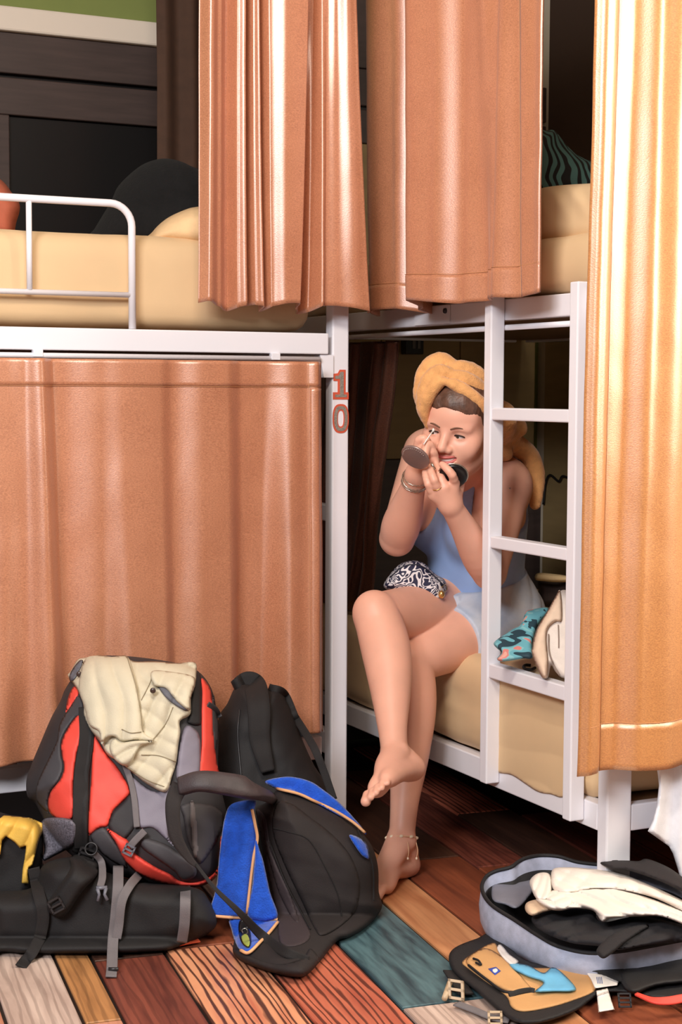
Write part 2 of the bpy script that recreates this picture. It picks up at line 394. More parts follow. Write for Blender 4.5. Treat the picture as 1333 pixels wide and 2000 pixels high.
rail('end_rail', (xr0+.005, YL+.041, .80), (xr0+.035, 4.359, .84), LB)
# corner gusset under the rail
bm = bmesh.new()
gv = [(1.652, 1.204), (xr0-.0005, 1.204), (xr0-.0005, 1.150), (1.662, 1.150)]
f = [bm.verts.new((x, YL-.006, z)) for x, z in gv]; b2 = [bm.verts.new((x, YL+.03, z)) for x, z in gv]
bm.faces.new(f); bm.faces.new(b2[::-1])
for i in range(4): bm.faces.new((f[i], b2[i], b2[(i+1) % 4], f[(i+1) % 4]))
bmobj('gusset', bm, white_metal, LB)
tube('curtain_rod', [(-.27, YL-.012, 1.193), (1.648, YL-.012, 1.193)], .0065, white_metal, LB, n=6)
for x in (.95, 1.52): rail('rod_bracket', (x, YL-.02, 1.19), (x+.022, YL-.004, 1.206), LB, .001)
box('bed_base', (-.27, YL+.027, 1.215), (xr0-.004, 4.359, 1.250), material('bed_board', (120, 92, 66), rough=.7, noise=.2, nscale=8), LB)
# guard rail of round tube
gy = YL+.006; gr = ONY(258, 520, gy)[0]; gt = ONY(150, 393, gy)[2]; gm = ONY(150, 573, gy)[2]; gx = ONY(57, 480, gy)[0]
arc = [(gr-.05+.05*math.sin(a), gy, gt-.05+.05*math.cos(a)) for a in np.linspace(0, math.pi/2, 9)]
guard = tube('guard_rail', [(-.1, gy, gt)]+arc+[(gr, gy, 1.256)], .0085, white_metal, LB, seg=14)
tube('crossbar', [(-.1, gy, gm), (gr-.004, gy, gm)], .0065, white_metal, guard, n=6)
for x in (gx, gx-.34, gx-.68): tube('upright', [(x, gy, gm+.004), (x, gy, gt-.004)], .0065, white_metal, guard, n=6)
# number 10 stuck to the corner post
red = material('sticker_red', (214, 92, 66), rough=.5); glit = material('sticker_grey', (158, 150, 140), rough=.45, metal=.3, noise=.35, nscale=300)
def flat_poly(name, pts, y, t, mat, parent, hole=None):
    bm = bmesh.new(); n = len(pts)
    A = [bm.verts.new((x, y-t, z)) for x, z in pts]; B = [bm.verts.new((x, y, z)) for x, z in pts]
    if hole is None: bm.faces.new(A); bm.faces.new(B[::-1])
    else:
        C = [bm.verts.new((x, y-t, z)) for x, z in hole]; D = [bm.verts.new((x, y, z)) for x, z in hole]
        for i in range(n):
            k = (i+1) % n; bm.faces.new((A[i], A[k], C[k], C[i])); bm.faces.new((B[i], D[i], D[k], B[k])); bm.faces.new((C[i], C[k], D[k], D[i]))
    for i in range(n): k = (i+1) % n; bm.faces.new((A[i], B[i], B[k], A[k]))
    return bmobj(name, bm, mat, parent)
z1t, z1b = ONY(660, 722, YL)[2], ONY(660, 780, YL)[2]; z0t, z0b = ONY(660, 789, YL)[2], ONY(660, 846, YL)[2]
def one(s, zt, zb):     # slab-serif one, s insets the outline
    h = zt-zb; x0, x1 = xr0+.001, xr1-.001; w = x1-x0
    P = [(.0, .0), (1, .0), (1, .24), (.8, .24), (.8, 1), (.42, 1), (.30, .88), (.03, .86), (.03, .62), (.3, .62), (.3, .24), (0, .24)]
    q = [(x0+w*a, zb+h*c) for a, c in P]
    if s:
        P2 = [(.13, .075), (.87, .075), (.87, .165), (.67, .165), (.67, .93), (.47, .93), (.36, .80), (.12, .79), (.12, .69), (.43, .69), (.43, .165), (.13, .165)]
        q = [(x0+w*a, zb+h*c) for a, c in P2]
    return q
d1 = flat_poly('number_sticker', one(0, z1t, z1b), YL-.0003, .0012, red, corner); flat_poly('digit_fill', one(1, z1t, z1b), YL-.0016, .0008, glit, LB).name = 'digit_fill'
def oval(k, zt, zb, kx=None):
    cx, cz = (xr0+xr1)/2, (zt+zb)/2; a, b_ = (xr1-xr0)/2-.0005, (zt-zb)/2
    return [(cx+a*(kx or k)*math.copysign(abs(math.cos(t))**.75, math.cos(t)), cz+b_*k*math.copysign(abs(math.sin(t))**.75, math.sin(t))) for t in np.linspace(0, 2*math.pi, 40, endpoint=False)]
flat_poly('number_sticker', oval(1, z0t, z0b), YL-.0003, .0012, red, corner, oval(.54, z0t, z0b, .36))
flat_poly('digit_fill', oval(.86, z0t, z0b, .84), YL-.0016, .0008, glit, LB, oval(.64, z0t, z0b, .46))
for o in list(LB.children):
    if o.name.startswith('digit_fill'):
        o.parent = corner; o.location = o.location-Vector(corner.location)

# ---- the bunk along the right wall
YN = 2.672; YFAR = 4.5; XE = 2.90
RB = empty('bunk_bed', (2.4, 3.6, 0), 'white metal bunk bed along the right wall with a ladder, where the woman sits', 'bunk bed')
for x, y in ((XR, YN), (XR, YFAR-.035), (XE-.062, YN)): rail('post', (x, y, 0), (x+.062, y+.035, 2.45), RB, .004)
rail('side_rail', (XR+.001, YN+.036, .206), (XR+.034, YFAR-.036, .262), RB)
rail('side_rail', (XR+.001, YN+.036, 1.278), (XR+.034, YFAR-.036, 1.326), RB)
rail('side_rail', (XE-.034, YN+.036, .206), (XE-.001, YFAR-.036, .262), RB)
rail('side_rail', (XE-.034, YN+.036, 1.278), (XE-.001, YFAR-.036, 1.326), RB)
tube('curtain_rod', [(XR+.008, YN+.036, 1.262), (XR+.008, YFAR-.036, 1.262)], .0065, white_metal, RB, n=6)
for y in (YN+.0, YFAR-.035):
    rail('end_rail', (XR+.063, y+.003, .206), (XE-.063, y+.03, .262), RB); rail('end_rail', (XR+.063, y+.003, 1.278), (XE-.063, y+.03, 1.326), RB)
bb = MATS['bed_board']
box('bed_base', (XR+.036, YN+.038, .225), (XE-.036, YFAR-.038, .258), bb, RB)
box('bed_base', (XR+.036, YN+.038, 1.285), (XE-.036, YFAR-.038, 1.322), bb, RB)
jy = ONX(880, 605, XR)[1]
rail('joint_plate', (XR-.004, jy, 1.28), (XR+.0005, jy+.17, 1.324), RB, .001)
by, bz = ONX(871, 607, XR-.004)[1:]
dark_steel = material('dark_steel', (80, 80, 86), rough=.35, metal=.8)
tube('bolt', [(XR-.0085, by, bz), (XR-.003, by, bz)], [.006, .007], dark_steel, RB, seg=10)
lad = empty('ladder', (0, 0, 0)); lad.parent = RB
lx0, lx1 = XR-.036, XR
lyL = ONX(947, 1300, lx0)[1]; lyR = ONX(1118, 1300, lx0)[1]
zl_top = 1.36; zr_top = ONX(1130, 549, lx0)[2]
def stile(y, zt, zb): return rail('stile', (lx0, y-.015, zb), (lx1, y+.015, zt), lad, .003)
pl = ONX(945, 1530, lx0); pr = ONX(1108, 1603, lx0)
stile(pl[1]+.004, zr_top+.004, pl[2]); stile(pr[1]+.004, zr_top, pr[2])
for px, py0, py1 in ((1030, 798, 823), (1030, 1059, 1083), (1030, 1319, 1348)):
    a, b_ = ONX(px, py0, lx0)[2], ONX(px, py1, lx0)[2]
    rail('rung', (lx0+.003, pr[1]+.0195, b_), (lx1-.003, pl[1]-.0115, a), lad, .003)

# ================================================================== mattresses
sheet_mat = material('sheet_beige', (218, 186, 144), rough=.75, noise=.05, nscale=5, bump=.06, bscale=300, sheen=.1)
def mat_def(seed, amp=.004):
    def f(v):
        n = vnoise(v, 2.2, seed)*amp+vnoise(v*np.array([1, 1, 3]), 5, seed+1)*amp*.35
        return v+np.stack([n, n*.6, n*.8], 1)
    return f
soft_box('mattress', (-.26, YL+.03, 1.257), (1.655, 4.34, 1.472), .05, sheet_mat, None, .035, mat_def(1))
tag(bpy.data.objects['mattress'], 'beige sheeted mattress on the upper bunk at left, behind the guard rail', 'mattress')
def low_def(v):
    w = mat_def(5)(v)
    # fitted sheet drooping over the rail near the ladder's foot
    dr = np.exp(-((w[:, 1]-2.90)/.12)**2)*np.clip((.36-w[:, 2])/.09, 0, 1)*np.clip((XR+.08-w[:, 0])/.05, 0, 1)
    w[:, 2] -= dr*.028; w[:, 0] -= dr*.0
    fold = np.exp(-((w[:, 2]-(.385+.10*(w[:, 1]-3.3)))/.008)**2)*np.clip((XR+.08-w[:, 0])/.05, 0, 1)
    w[:, 0] += fold*.007
    return w
tag(soft_box('mattress', (XR+.004, YN+.045, .264), (XE-.04, YFAR-.05, .49), .045, sheet_mat, None, .022, low_def),
    'beige sheeted mattress on the lower bunk, under the seated woman', 'mattress')
tag(soft_box('mattress', (XR+.01, YN+.045, 1.327), (XE-.04, YFAR-.05, 1.455), .045, sheet_mat, None, .035, mat_def(9)),
    'beige sheeted mattress on the upper bunk at right, above the ladder', 'mattress')

# ================================================================== curtains
sat_cop = satin('satin_copper', (208, 140, 102), (170, 104, 70))
sat_gold = satin('satin_gold', (216, 148, 84), (180, 112, 58))
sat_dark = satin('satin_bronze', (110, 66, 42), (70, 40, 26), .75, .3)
thread = material('hem_thread', (196, 140, 96), rough=.7)
def cosint(x, xp, fp):
    x = np.asarray(x, float); xp = np.asarray(xp, float); fp = np.asarray(fp, float)
    i = np.clip(np.searchsorted(xp, x)-1, 0, len(xp)-2); t = np.clip((x-xp[i])/(xp[i+1]-xp[i]), 0, 1)
    t = (1-np.cos(t*math.pi))/2
    return fp[i]*(1-t)+fp[i+1]*t
def make_curtain(axis, plane, bot, top, zb, zt, sign, wob=.004, seed=0, zwave=.006, flare=0.0):
    """bot/top: lists of (position along the rail, depth towards the viewer); v=0 bottom"""
    b0 = np.array(bot, float); t0 = np.array(top, float); k = np.linspace(0, 1, len(b0))
    cum = np.concatenate([[0], np.cumsum(np.hypot(np.diff(b0[:, 0]), np.diff(b0[:, 1]))+1e-4)]); k = cum/cum[-1]
    def F(u, v):
        s = v**.8
        pos = np.interp(u, k, b0[:, 0])*(1-s)+np.interp(u, k, t0[:, 0])*s
        dep = cosint(u, k, b0[:, 1])*(1-s)+cosint(u, k, t0[:, 1])*s
        z = zb+(zt-zb)*v
        if np.ndim(zb): pass
        q = np.stack([pos, z*.13, np.zeros_like(pos)], -1)
        dep = dep+wob*vnoise(q, 4.5, seed)+wob*.5*vnoise(q*np.array([.8, 4, 1]), 7, seed+3)*.6*(1-.5*v)+flare*(1-v)**2
        pos = pos+wob*.8*vnoise(q, 3.1, seed+5)
        zz = z+zwave*np.sin(u*23+seed)*np.exp(-v*12)+dep*.12*np.exp(-v*10)
        P = np.zeros(u.shape+(3,)); P[..., 2] = zz
        P[..., axis] = pos; P[..., 1-axis] = plane+sign*dep
        return P
    return F
def seam(F, u0, v0, u1, v1, parent, off=.003, n=120, r=.0007, sgn=1):
    u = np.linspace(u0, u1, n); v = np.linspace(v0, v1, n); e = 1e-3
    P = F(u, v); du = F(np.clip(u+e, 0, 1), v)-F(np.clip(u-e, 0, 1), v); dv = F(u, np.clip(v+e, 0, 1))-F(u, np.clip(v-e, 0, 1))
    N = np.cross(du, dv); N /= np.linalg.norm(N, axis=1)[:, None]+1e-12
    to = CPOS-P; s = np.sign(np.sum(N*to, 1))[:, None]
    return tube('stitching', P+N*s*off, r, thread, parent, seg=5)
def hem(F, name, u0, u1, v0, v1, mat, parent, nu, nv, thick):
    return sheet(name, lambda a, b_: F(u0+(u1-u0)*a, v0+(v1-v0)*b_), nu, nv, mat, parent, thick)
ux = lambda px, py=590: ONY(px, py, YL-.05)[0]
bot = [(385, 0), (399, .028), (426, .0), (452, -.03), (462, .012), (474, .022), (486, -.03), (497, .012), (507, .022), (515, -.028), (524, .02), (545, .034), (572, .03), (584, -.02), (597, -.05), (608, -.02), (619, .028), (630, .008), (655, .01), (690, .022), (711, .02), (721, -.01)]
top = [(388, 0), (404, .028), (424, .002), (447, -.03), (456, .012), (466, .020), (479, -.03), (486, .012), (492, .020), (499, -.022), (515, .02), (545, .034), (590, .034), (600, -.01), (612, -.02), (622, -.03), (632, -.012), (640, -.006), (650, .004), (664, .02), (676, .018), (689, -.01)]
zb = ONY(550, 601, YL-.05)[2]
F = make_curtain(0, YL-.055, [(ux(p), d) for p, d in bot], [(ux(p, 20), d) for p, d in top], zb, 2.35, -1, .003, 1)
c = sheet('curtain', F, 420, 90, sat_cop, None, .003); tag(c, 'copper satin curtain in tight folds over the upper left bunk, above post number 10', 'curtain')
uy = lambda px, py=590: ONX(px, py, XR-.085)[1]
bot = [(690, -.05), (728, .000), (758, -.020), (782, -.065), (806, -.015), (836, .04), (872, .030), (905, .0), (935, -.022), (962, .004), (992, .026), (1022, .004), (1046, .004), (1060, .008)]
top = [(680, -.05), (720, .005), (752, -.010), (785, -.065), (806, .0), (838, .044), (872, .020), (905, -.006), (935, .006), (962, -.014), (992, .010), (1022, .010), (1052, .004), (1072, .01)]
zbu = ONX(900, 590, XR-.085)[2]
F2 = make_curtain(1, XR-.085, [(uy(p), d*1.35) for p, d in bot][::-1], [(uy(p, 60), d*1.5) for p, d in top][::-1], zbu, 2.35, -1, .004, 2, .004)
c2 = sheet('curtain', F2, 260, 120, sat_cop, None, .003); tag(c2, 'copper satin curtain hanging over the upper right bunk, with a stitched bottom hem', 'curtain')
hem(F2, 'bottom_hem', .001, .999, .0, .060, sat_cop, c2, 200, 8, .0062); hem(F2, 'side_hem', .001, .07, .0, 1, sat_cop, c2, 12, 120, .0066)
seam(F2, .0, .062, 1, .062, c2); seam(F2, .072, 0, .072, 1, c2)
ul = lambda px, py=1460: ONY(px, py, YL-.035)[0]
bot = [(-90, .0), (-50, .02), (-10, .03), (40, .01), (95, .03), (140, -.012), (195, .0), (250, .028), (305, .024), (335, .0), (388, .012), (438, .014), (478, -.040), (512, -.040), (552, .018), (588, .014), (604, .016), (622, .0)]
top = [(-90, .0), (-45, .01), (0, .012), (34, .016), (62, .026), (100, -.008), (190, .008), (232, .010), (300, .010), (335, .0), (388, .010), (430, .010), (470, -.006), (510, -.004), (560, .010), (588, .006), (606, .014), (620, .0)]
zbl, ztl = ONY(300, 1462, YL-.05)[2], 1.186
F3 = make_curtain(0, YL-.055, [(ul(p), d*1.6) for p, d in bot], [(ul(p, 720), d*1.3) for p, d in top], zbl, ztl, -1, .0045, 4, .003)
c3 = sheet('curtain', F3, 300, 150, sat_cop, None, .003); tag(c3, 'copper satin curtain closing off the lower left bunk behind the backpacks', 'curtain')
hem(F3, 'top_hem', .001, .999, .935, .999, sat_cop, c3, 240, 8, .006); hem(F3, 'side_hem', .955, .999, .0, .93, sat_cop, c3, 10, 120, .006)
seam(F3, 0, .933, 1, .933, c3); seam(F3, .953, 0, .953, 1, c3)
yc = 2.60
ur = lambda px, py: ONY(px, py, yc)[0]
e0, e1 = ur(1128, 1490), ur(1168, 20)
bot = [(0, .0), (.016, .016), (.034, .012), (.06, -.010), (.09, -.012), (.14, .016), (.20, .026), (.26, .014), (.31, .030), (.40, -.008), (.5, .03), (.6, -.005), (.75, .028), (.9, .0)]
top = [(0, .0), (.016, .016), (.034, .012), (.06, -.010), (.10, -.014), (.15, .012), (.19, .030), (.24, .018), (.29, .034), (.38, -.008), (.5, .03), (.6, -.005), (.75, .028), (.9, .0)]
zbr = ONY(1230, 1503, yc)[2]
F4 = make_curtain(0, yc, [(e0+a, d) for a, d in bot], [(e1+a, d) for a, d in top], zbr, 2.35, -1, .004, 6, .004)
c4 = sheet('curtain', F4, 320, 140, sat_gold, None, .003); tag(c4, 'golden satin curtain at the right edge, brightly lit, hanging down past the mattress', 'curtain')
hem(F4, 'bottom_hem', .001, .999, .0, .048, sat_gold, c4, 240, 8, .0035); hem(F4, 'side_hem', .001, .075, .0, 1, sat_gold, c4, 12, 140, .0046)
seam(F4, .077, 0, .077, 1, c4); seam(F4, 0, .0485, 1, .0485, c4, .0022)
# dark bunched curtain inside the lower right bunk
yd = lambda px, py: ONX(px, py, XR+.06)[1]
top = [(776, .0), (768, .028), (758, .0), (750, -.030), (738, .012), (722, .020), (712, -.03), (700, .022), (688, .010), (676, -.03), (655, .02), (630, 0)]
bot = [(716, .0), (706, .028), (698, .0), (690, -.030), (680, .012), (670, .020), (660, -.03), (650, .022), (640, .010), (630, -.03), (615, .02), (600, 0)]
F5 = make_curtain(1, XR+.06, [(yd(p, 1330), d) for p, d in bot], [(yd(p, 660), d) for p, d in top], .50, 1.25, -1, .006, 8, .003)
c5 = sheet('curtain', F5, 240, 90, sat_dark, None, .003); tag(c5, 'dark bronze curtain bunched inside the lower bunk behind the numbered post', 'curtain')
# brown curtain at the back of the upper left bunk
xb = lambda px: ONY(px, 150, 4.25)[0]
bot = [(xb(306), 0), (xb(322), .012), (xb(350), -.008), (xb(375), .012), (xb(400), -.01), (xb(440), .01), (xb(480), -.01)]
sat_brown = material('curtain_brown', (70, 46, 31), rough=.85, noise=.12, nscale=30, bump=.2, bscale=260)
F6 = make_curtain(0, 4.25, bot, bot, 1.50, 2.35, -1, .004, 11, .003)
c6 = sheet('curtain', F6, 120, 60, sat_brown, None, .003); tag(c6, 'brown curtain at the far end of the upper left bunk, against the dark panelling', 'curtain')
# ================================================================== soft bodies from distance fields
def unit(v): v = np.asarray(v, float); return v/np.linalg.norm(v)
class Field:
    """smooth union / subtraction of round cones and ellipsoids, meshed with surface nets in blocks"""
    def __init__(self, g=0): self.p = []; self.g = g
    def cone(self, a, b, ra, rb, k=.012, sub=False):
        a, b = np.asarray(a, float), np.asarray(b, float); r = max(ra, rb)
        self.p.append(('c', a, b, float(ra), float(rb), k, sub, np.minimum(a, b)-r, np.maximum(a, b)+r, self.g)); return self
    def chain(self, pts, radii, k=.01, n=None):
        if n:
            Q = smooth_path([np.append(p, r) for p, r in zip(pts, radii)], n); pts, radii = Q[:, :3], Q[:, 3]
        for i in range(len(pts)-1): self.cone(pts[i], pts[i+1], radii[i], radii[i+1], k)
        return self
    def ell(self, c, r, M=None, k=.012, sub=False):
        c, r = np.asarray(c, float), np.asarray(r, float); M = np.eye(3) if M is None else np.asarray(M, float)
        m = r.max(); self.p.append(('e', c, r, M, None, k, sub, c-m, c+m, self.g)); return self
    def add(self, other): self.p += other.p; return self
    def eval(self, P, prims=None):
        P = np.asarray(P, float); d = np.full(P.shape[0], .25)
        for q in (self.p if prims is None else prims):
            if q[0] == 'c':
                _, a, b, ra, rb, k, sub = q[:7]
                ba = b-a; l = math.sqrt(ba@ba)+1e-9; n = ba/l; pa = P-a; h = pa@n
                rad = np.sqrt(np.maximum(np.einsum('ij,ij->i', pa, pa)-h*h, 0))
                # distance to a cone-shaped capsule
                s = np.clip((h+rad*(rb-ra)/l)/l, 0, 1) if abs(rb-ra) < l else np.clip(h/l, 0, 1)
                e = np.sqrt(rad*rad+(h-s*l)**2)-(ra+(rb-ra)*s)
            else:
                _, c, r, M, _, k, sub = q[:7]
                l = (P-c)@M
                k0 = np.sqrt(np.sum((l/r)**2, 1)); k1 = np.sqrt(np.sum((l/(r*r))**2, 1))+1e-9
                e = k0*(k0-1)/k1
            if sub:
                h = np.clip(.5-.5*(d+e)/k, 0, 1); d = d*(1-h)+(-e)*h+k*h*(1-h)
            else:
                h = np.clip(.5+.5*(e-d)/k, 0, 1); d = e*(1-h)+d*h-k*h*(1-h)
        return d
def smin(a, b, k): h = np.clip(.5+.5*(b-a)/k, 0, 1); return b*(1-h)+a*h-k*h*(1-h)
def grouped(f, groups=None):
    def fn(P, sel):
        D = {}
        for q in sel: D.setdefault(q[9], []).append(q)
        D = {g: f.eval(P, v) for g, v in D.items() if (groups is None or g in groups)}
        far = np.full(len(P), .25); get = lambda g: D.get(g, far)
        d = smin(get(0), get(1), .035)
        d = smin(d, smin(get(4), get(5), .004), .03)
        return smin(smin(d, get(2), .006), get(3), .006)
    return fn
def surface_nets(fn, prims, step, bs=24, pad=.02, skip=1.5):
    """fn(points, prims) -> distance; only blocks near primitives are visited"""
    lo = np.min([q[7] for q in prims], 0)-pad-step*2; hi = np.max([q[8] for q in prims], 0)+pad+step*2
    nb = np.ceil((hi-lo)/(step*bs)).astype(int)
    V = []; K = []; Q = []
    pl = np.array([q[7] for q in prims])-pad; ph = np.array([q[8] for q in prims])+pad
    ar = np.arange(bs+2)-1
    base = np.stack(np.meshgrid(ar, ar, ar, indexing='ij'), -1).reshape(-1, 3)
    n = bs+2; big = (nb*bs+4); mul = np.array([big[1]*big[2], big[2], 1], dtype=np.int64)
    half = math.sqrt(3)*(bs+2)*step/2
    for bi in np.ndindex(*nb):
        b0 = np.array(bi)*bs; a = lo+(b0-1)*step; b = lo+(b0+bs+1)*step
        sel = [prims[i] for i in np.nonzero(np.all((pl < b) & (ph > a), 1))[0]]
        if not sel or all(q[6] for q in sel): continue
        c = fn(((a+b)/2)[None], sel)[0]
        if abs(c) > half*skip: continue
        F = fn(lo+(base+b0)*step, sel).reshape(n, n, n)
        S = F < 0
        if S.all() or not S.any(): continue
        cnt = sum(S[i:n-1+i, j:n-1+j, k:n-1+k].astype(np.int8) for i in (0, 1) for j in (0, 1) for k in (0, 1))
        act = (cnt > 0) & (cnt < 8)
        I = np.argwhere(act)
        if len(I) == 0: continue
        acc = np.zeros((len(I), 3)); num = np.zeros(len(I))
        for ax in range(3):
            o1, o2 = [(1, 2), (0, 2), (0, 1)][ax]
            for u in (0, 1):
                for w in (0, 1):
                    p0 = I.copy(); p0[:, o1] += u; p0[:, o2] += w; p1 = p0.copy(); p1[:, ax] += 1
                    f0 = F[tuple(p0.T)]; f1 = F[tuple(p1.T)]; m = (f0 < 0) != (f1 < 0)
                    t = np.where(m, f0/(f0-f1+1e-20), 0); pt = p0.astype(float); pt[:, ax] += t
                    acc += pt*m[:, None]; num += m
        gid = ((I-1+b0+2)@mul)
        V.append(lo+(acc/num[:, None]-1+b0)*step); K.append(gid)
        for ax in range(3):
            o1, o2 = [(1, 2), (2, 0), (0, 1)][ax]
            sl = [slice(1, n-1)]*3; s0 = S[tuple(sl)]; sl2 = list(sl); sl2[ax] = slice(2, n); s1 = S[tuple(sl2)]
            E = np.argwhere(s0 != s1)
            if len(E) == 0: continue
            E = E+1; flip = S[tuple(E.T)]
            def cid(d1, d2): x = E.copy(); x[:, o1] += d1; x[:, o2] += d2; return (x-1+b0+2)@mul
            q = np.stack([cid(-1, -1), cid(0, -1), cid(0, 0), cid(-1, 0)], 1)
            q[~flip] = q[~flip][:, ::-1]
            Q.append(q)
    K = np.concatenate(K); V = np.vstack(V); Q = np.vstack(Q)
    uk, idx = np.unique(K, return_index=True); V = V[idx]
    q = np.searchsorted(uk, Q); q = np.clip(q, 0, len(uk)-1)
    ok = np.all(uk[q] == Q, 1)
    return V, q[ok]
def relax(V, Qd, it=1, lam=.5):
    n = len(V); e = np.vstack([Qd[:, [0, 1]], Qd[:, [1, 2]], Qd[:, [2, 3]], Qd[:, [3, 0]]]); 
    for _ in range(it):
        s = np.zeros_like(V); c = np.zeros(n)
        for k in range(3):
            s[:, k] = np.bincount(e[:, 0], V[e[:, 1], k], n)+np.bincount(e[:, 1], V[e[:, 0], k], n)
        c = np.bincount(e[:, 0], minlength=n)+np.bincount(e[:, 1], minlength=n)
        V = V*(1-lam)+lam*s/np.maximum(c, 1)[:, None]
    return V
def qmesh(name, V, Qd, mat, parent=None, origin=None):
    me = bpy.data.meshes.new(name); n = len(Qd)
    me.vertices.add(len(V)); me.vertices.foreach_set('co', V.ravel())
    me.loops.add(n*4); me.loops.foreach_set('vertex_index', Qd.ravel().astype(np.int32))
    me.polygons.add(n); me.polygons.foreach_set('loop_start', np.arange(0, n*4, 4, dtype=np.int32)); me.polygons.foreach_set('loop_total', np.full(n, 4, dtype=np.int32))
    me.update(calc_edges=True); me.validate()
    return link(name, me, mat, parent, True, origin)
def biggest(V, Qd):
    """keep the largest connected piece"""
    lab = np.arange(len(V)); e = np.vstack([Qd[:, [0, 1]], Qd[:, [1, 2]], Qd[:, [2, 3]], Qd[:, [3, 0]]])
    while True:
        a, b = lab[e[:, 0]], lab[e[:, 1]]; m = np.minimum(a, b); new = lab.copy()
        np.minimum.at(new, a, m); np.minimum.at(new, b, m)
        while True:
            n2 = new[new]
            if np.array_equal(n2, new): break
            new = n2
        if np.array_equal(new, lab): break
        lab = new
    u, c = np.unique(lab, return_counts=True); keep = lab == u[c.argmax()]
    idx = np.cumsum(keep)-1
    return V[keep], idx[Qd[keep[Qd[:, 0]]]]
def field_obj(name, f, step, mat, parent=None, fn=None, it=1, disp=None, pad=.02):
    V, Qd = surface_nets(fn or (lambda P, s: f.eval(P, s)), f.p, step, pad=pad)
    V, Qd = biggest(V, Qd)
    if it: V = relax(V, Qd, it)
    if disp is not None: V = disp(V)
    return qmesh(name, V, Qd, mat, parent)

# ================================================================== the woman
skin = material('skin', (230, 172, 148), rough=.46, spec=.45, noise=.05, nscale=14, sss=.12, bump=.05, bscale=350, bdist=.0008)
CR, CU, CF = CM[:3, 0], np.array([0, 0, 1.0]), unit([ -CM[0, 2], -CM[1, 2], 0])   # level camera axes
person = empty('person', W(900, 1240, 4.0)*np.array([1, 1, 0])+np.array([0, 0, .0]),
               'person in a blue tank top and towel turban, sitting cross-legged and holding a compact', 'person')
hipL, hipR = W(985, 1207, 4.02), W(915, 1196, 4.13)
shL, shR = W(992, 948, 3.87), W(834, 884, 4.05)
elL, wrL = W(957, 1118, 3.76), W(880, 985, 3.62)
elR, wrR = W(776, 1052, 3.87), W(815, 926, 3.69)
knL, anL = W(803, 1288, 3.815), W(785, 1606, 3.765)
knR, anR = W(737, 1202, 3.72), W(772, 1476, 3.50)
hm, sm = (hipL+hipR)/2, (shL+shR)/2
tS = unit(shL-shR); tU = unit(sm-hm); tF = unit(np.cross(tU, tS)) if np.dot(np.cross(tU, tS), -CF) > 0 else unit(np.cross(tS, tU))
tS = unit(tS-tU*np.dot(tS, tU)); TM = np.stack([tS, tU, tF], 1)
def T(s, u, f): return hm+TM@np.array([s, u, f])
HL = np.linalg.norm(sm-hm)
torso = Field(); body = Field()
torso.ell(T(-.01, .015, -.015), (.142, .10, .105), TM, .05).ell(T(-.015, -.03, -.035), (.135, .085, .085), TM, .04)
torso.ell(T(0, .15, .01), (.128, .13, .098), TM, .06).ell(T(0, HL-.10, -.01), (.148, .145, .10), TM, .06)
torso.ell(T(.07, HL-.13, .085), (.058, .06, .052), TM, .04).ell(T(-.07, HL-.13, .085), (.058, .06, .052), TM, .04)
torso.ell(T(0, .08, .055), (.10, .07, .07), TM, .05)
torso.cone(shL-tS*.02, shR+tS*.02, .052, .052, .06).ell(T(0, HL-.03, -.03), (.12, .07, .07), TM, .06)
body.add(torso)
# head
mid_eye = W(873, 848, 3.66)
ya, pi_, ro = R(-27), R(13), R(-9)
def rot(ax, a):
    ax = unit(ax); return np.array(Matrix.Rotation(a, 3, Vector(ax)))
hF, hU, hS = -CF.copy(), CU.copy(), unit(np.cross(CU, -CF))*1.0
if np.dot(hS, CR) < 0: hS = -hS
Mh = np.stack([hS, hU, hF], 1)                       # columns: her left, up, forward
Mh = rot(CU, ya) @ Mh
Mh = rot(Mh[:, 0], pi_ if np.dot(rot(Mh[:, 0], pi_)@Mh[:, 2], CU) < 0 else -pi_) @ Mh
t_ = rot(Mh[:, 2], -ro)@Mh
if np.dot(t_[:, 0], CU) > np.dot((rot(Mh[:, 2], ro)@Mh)[:, 0], CU): t_ = rot(Mh[:, 2], ro)@Mh
Mh = t_
HO = mid_eye-Mh@np.array([0, 0, .082])
def H(s, u, f): return HO+Mh@np.array([s, u, f])
hd = Field()
hd.ell(H(0, .032, -.012), (.074, .090, .092), Mh, .02).ell(H(0, -.028, .030), (.061, .082, .060), Mh, .03)
for s in (-1, 1):
    hd.cone(H(s*.050, -.052, -.004), H(s*.015, -.098, .060), .023, .018, .03)
    hd.ell(H(s*.037, -.036, .060), (.028, .025, .025), Mh, .022)
    hd.ell(H(s*.048, -.018, .045), (.022, .022, .026), Mh, .02)
hd.ell(H(0, -.099, .066), (.022, .017, .017), Mh, .02)
hd.ell(H(0, .040, .055), (.056, .040, .034), Mh, .03)
hd.ell(H(.026, .017, .073), (.026, .009, .013), Mh, .015).ell(H(-.026, .017, .073), (.026, .009, .013), Mh, .015)
for s in (-1, 1): hd.ell(H(s*.031, -.001, .093), (.017, .0105, .013), Mh, .012, True)
hd.ell(H(0, -.060, .074), (.032, .020, .020), Mh, .02)
hd.cone(H(0, .006, .086), H(0, -.027, .107), .0075, .0112, .012)
for s in (-1, 1): hd.ell(H(s*.0125, -.033, .096), (.0095, .0085, .011), Mh, .006)
for s in (-1, 1): hd.ell(H(s*.031, 0, .0715), (.0142, .0132, .0142), Mh, .005)
for s in (-1, 1): hd.ell(H(s*.031, -.0008, .088), (.0125, .0030, .012), Mh, .002, True)
for s in (-1, 1): hd.ell(H(s*.006, -.0412, .104), (.0035, .003, .005), Mh, .003, True)
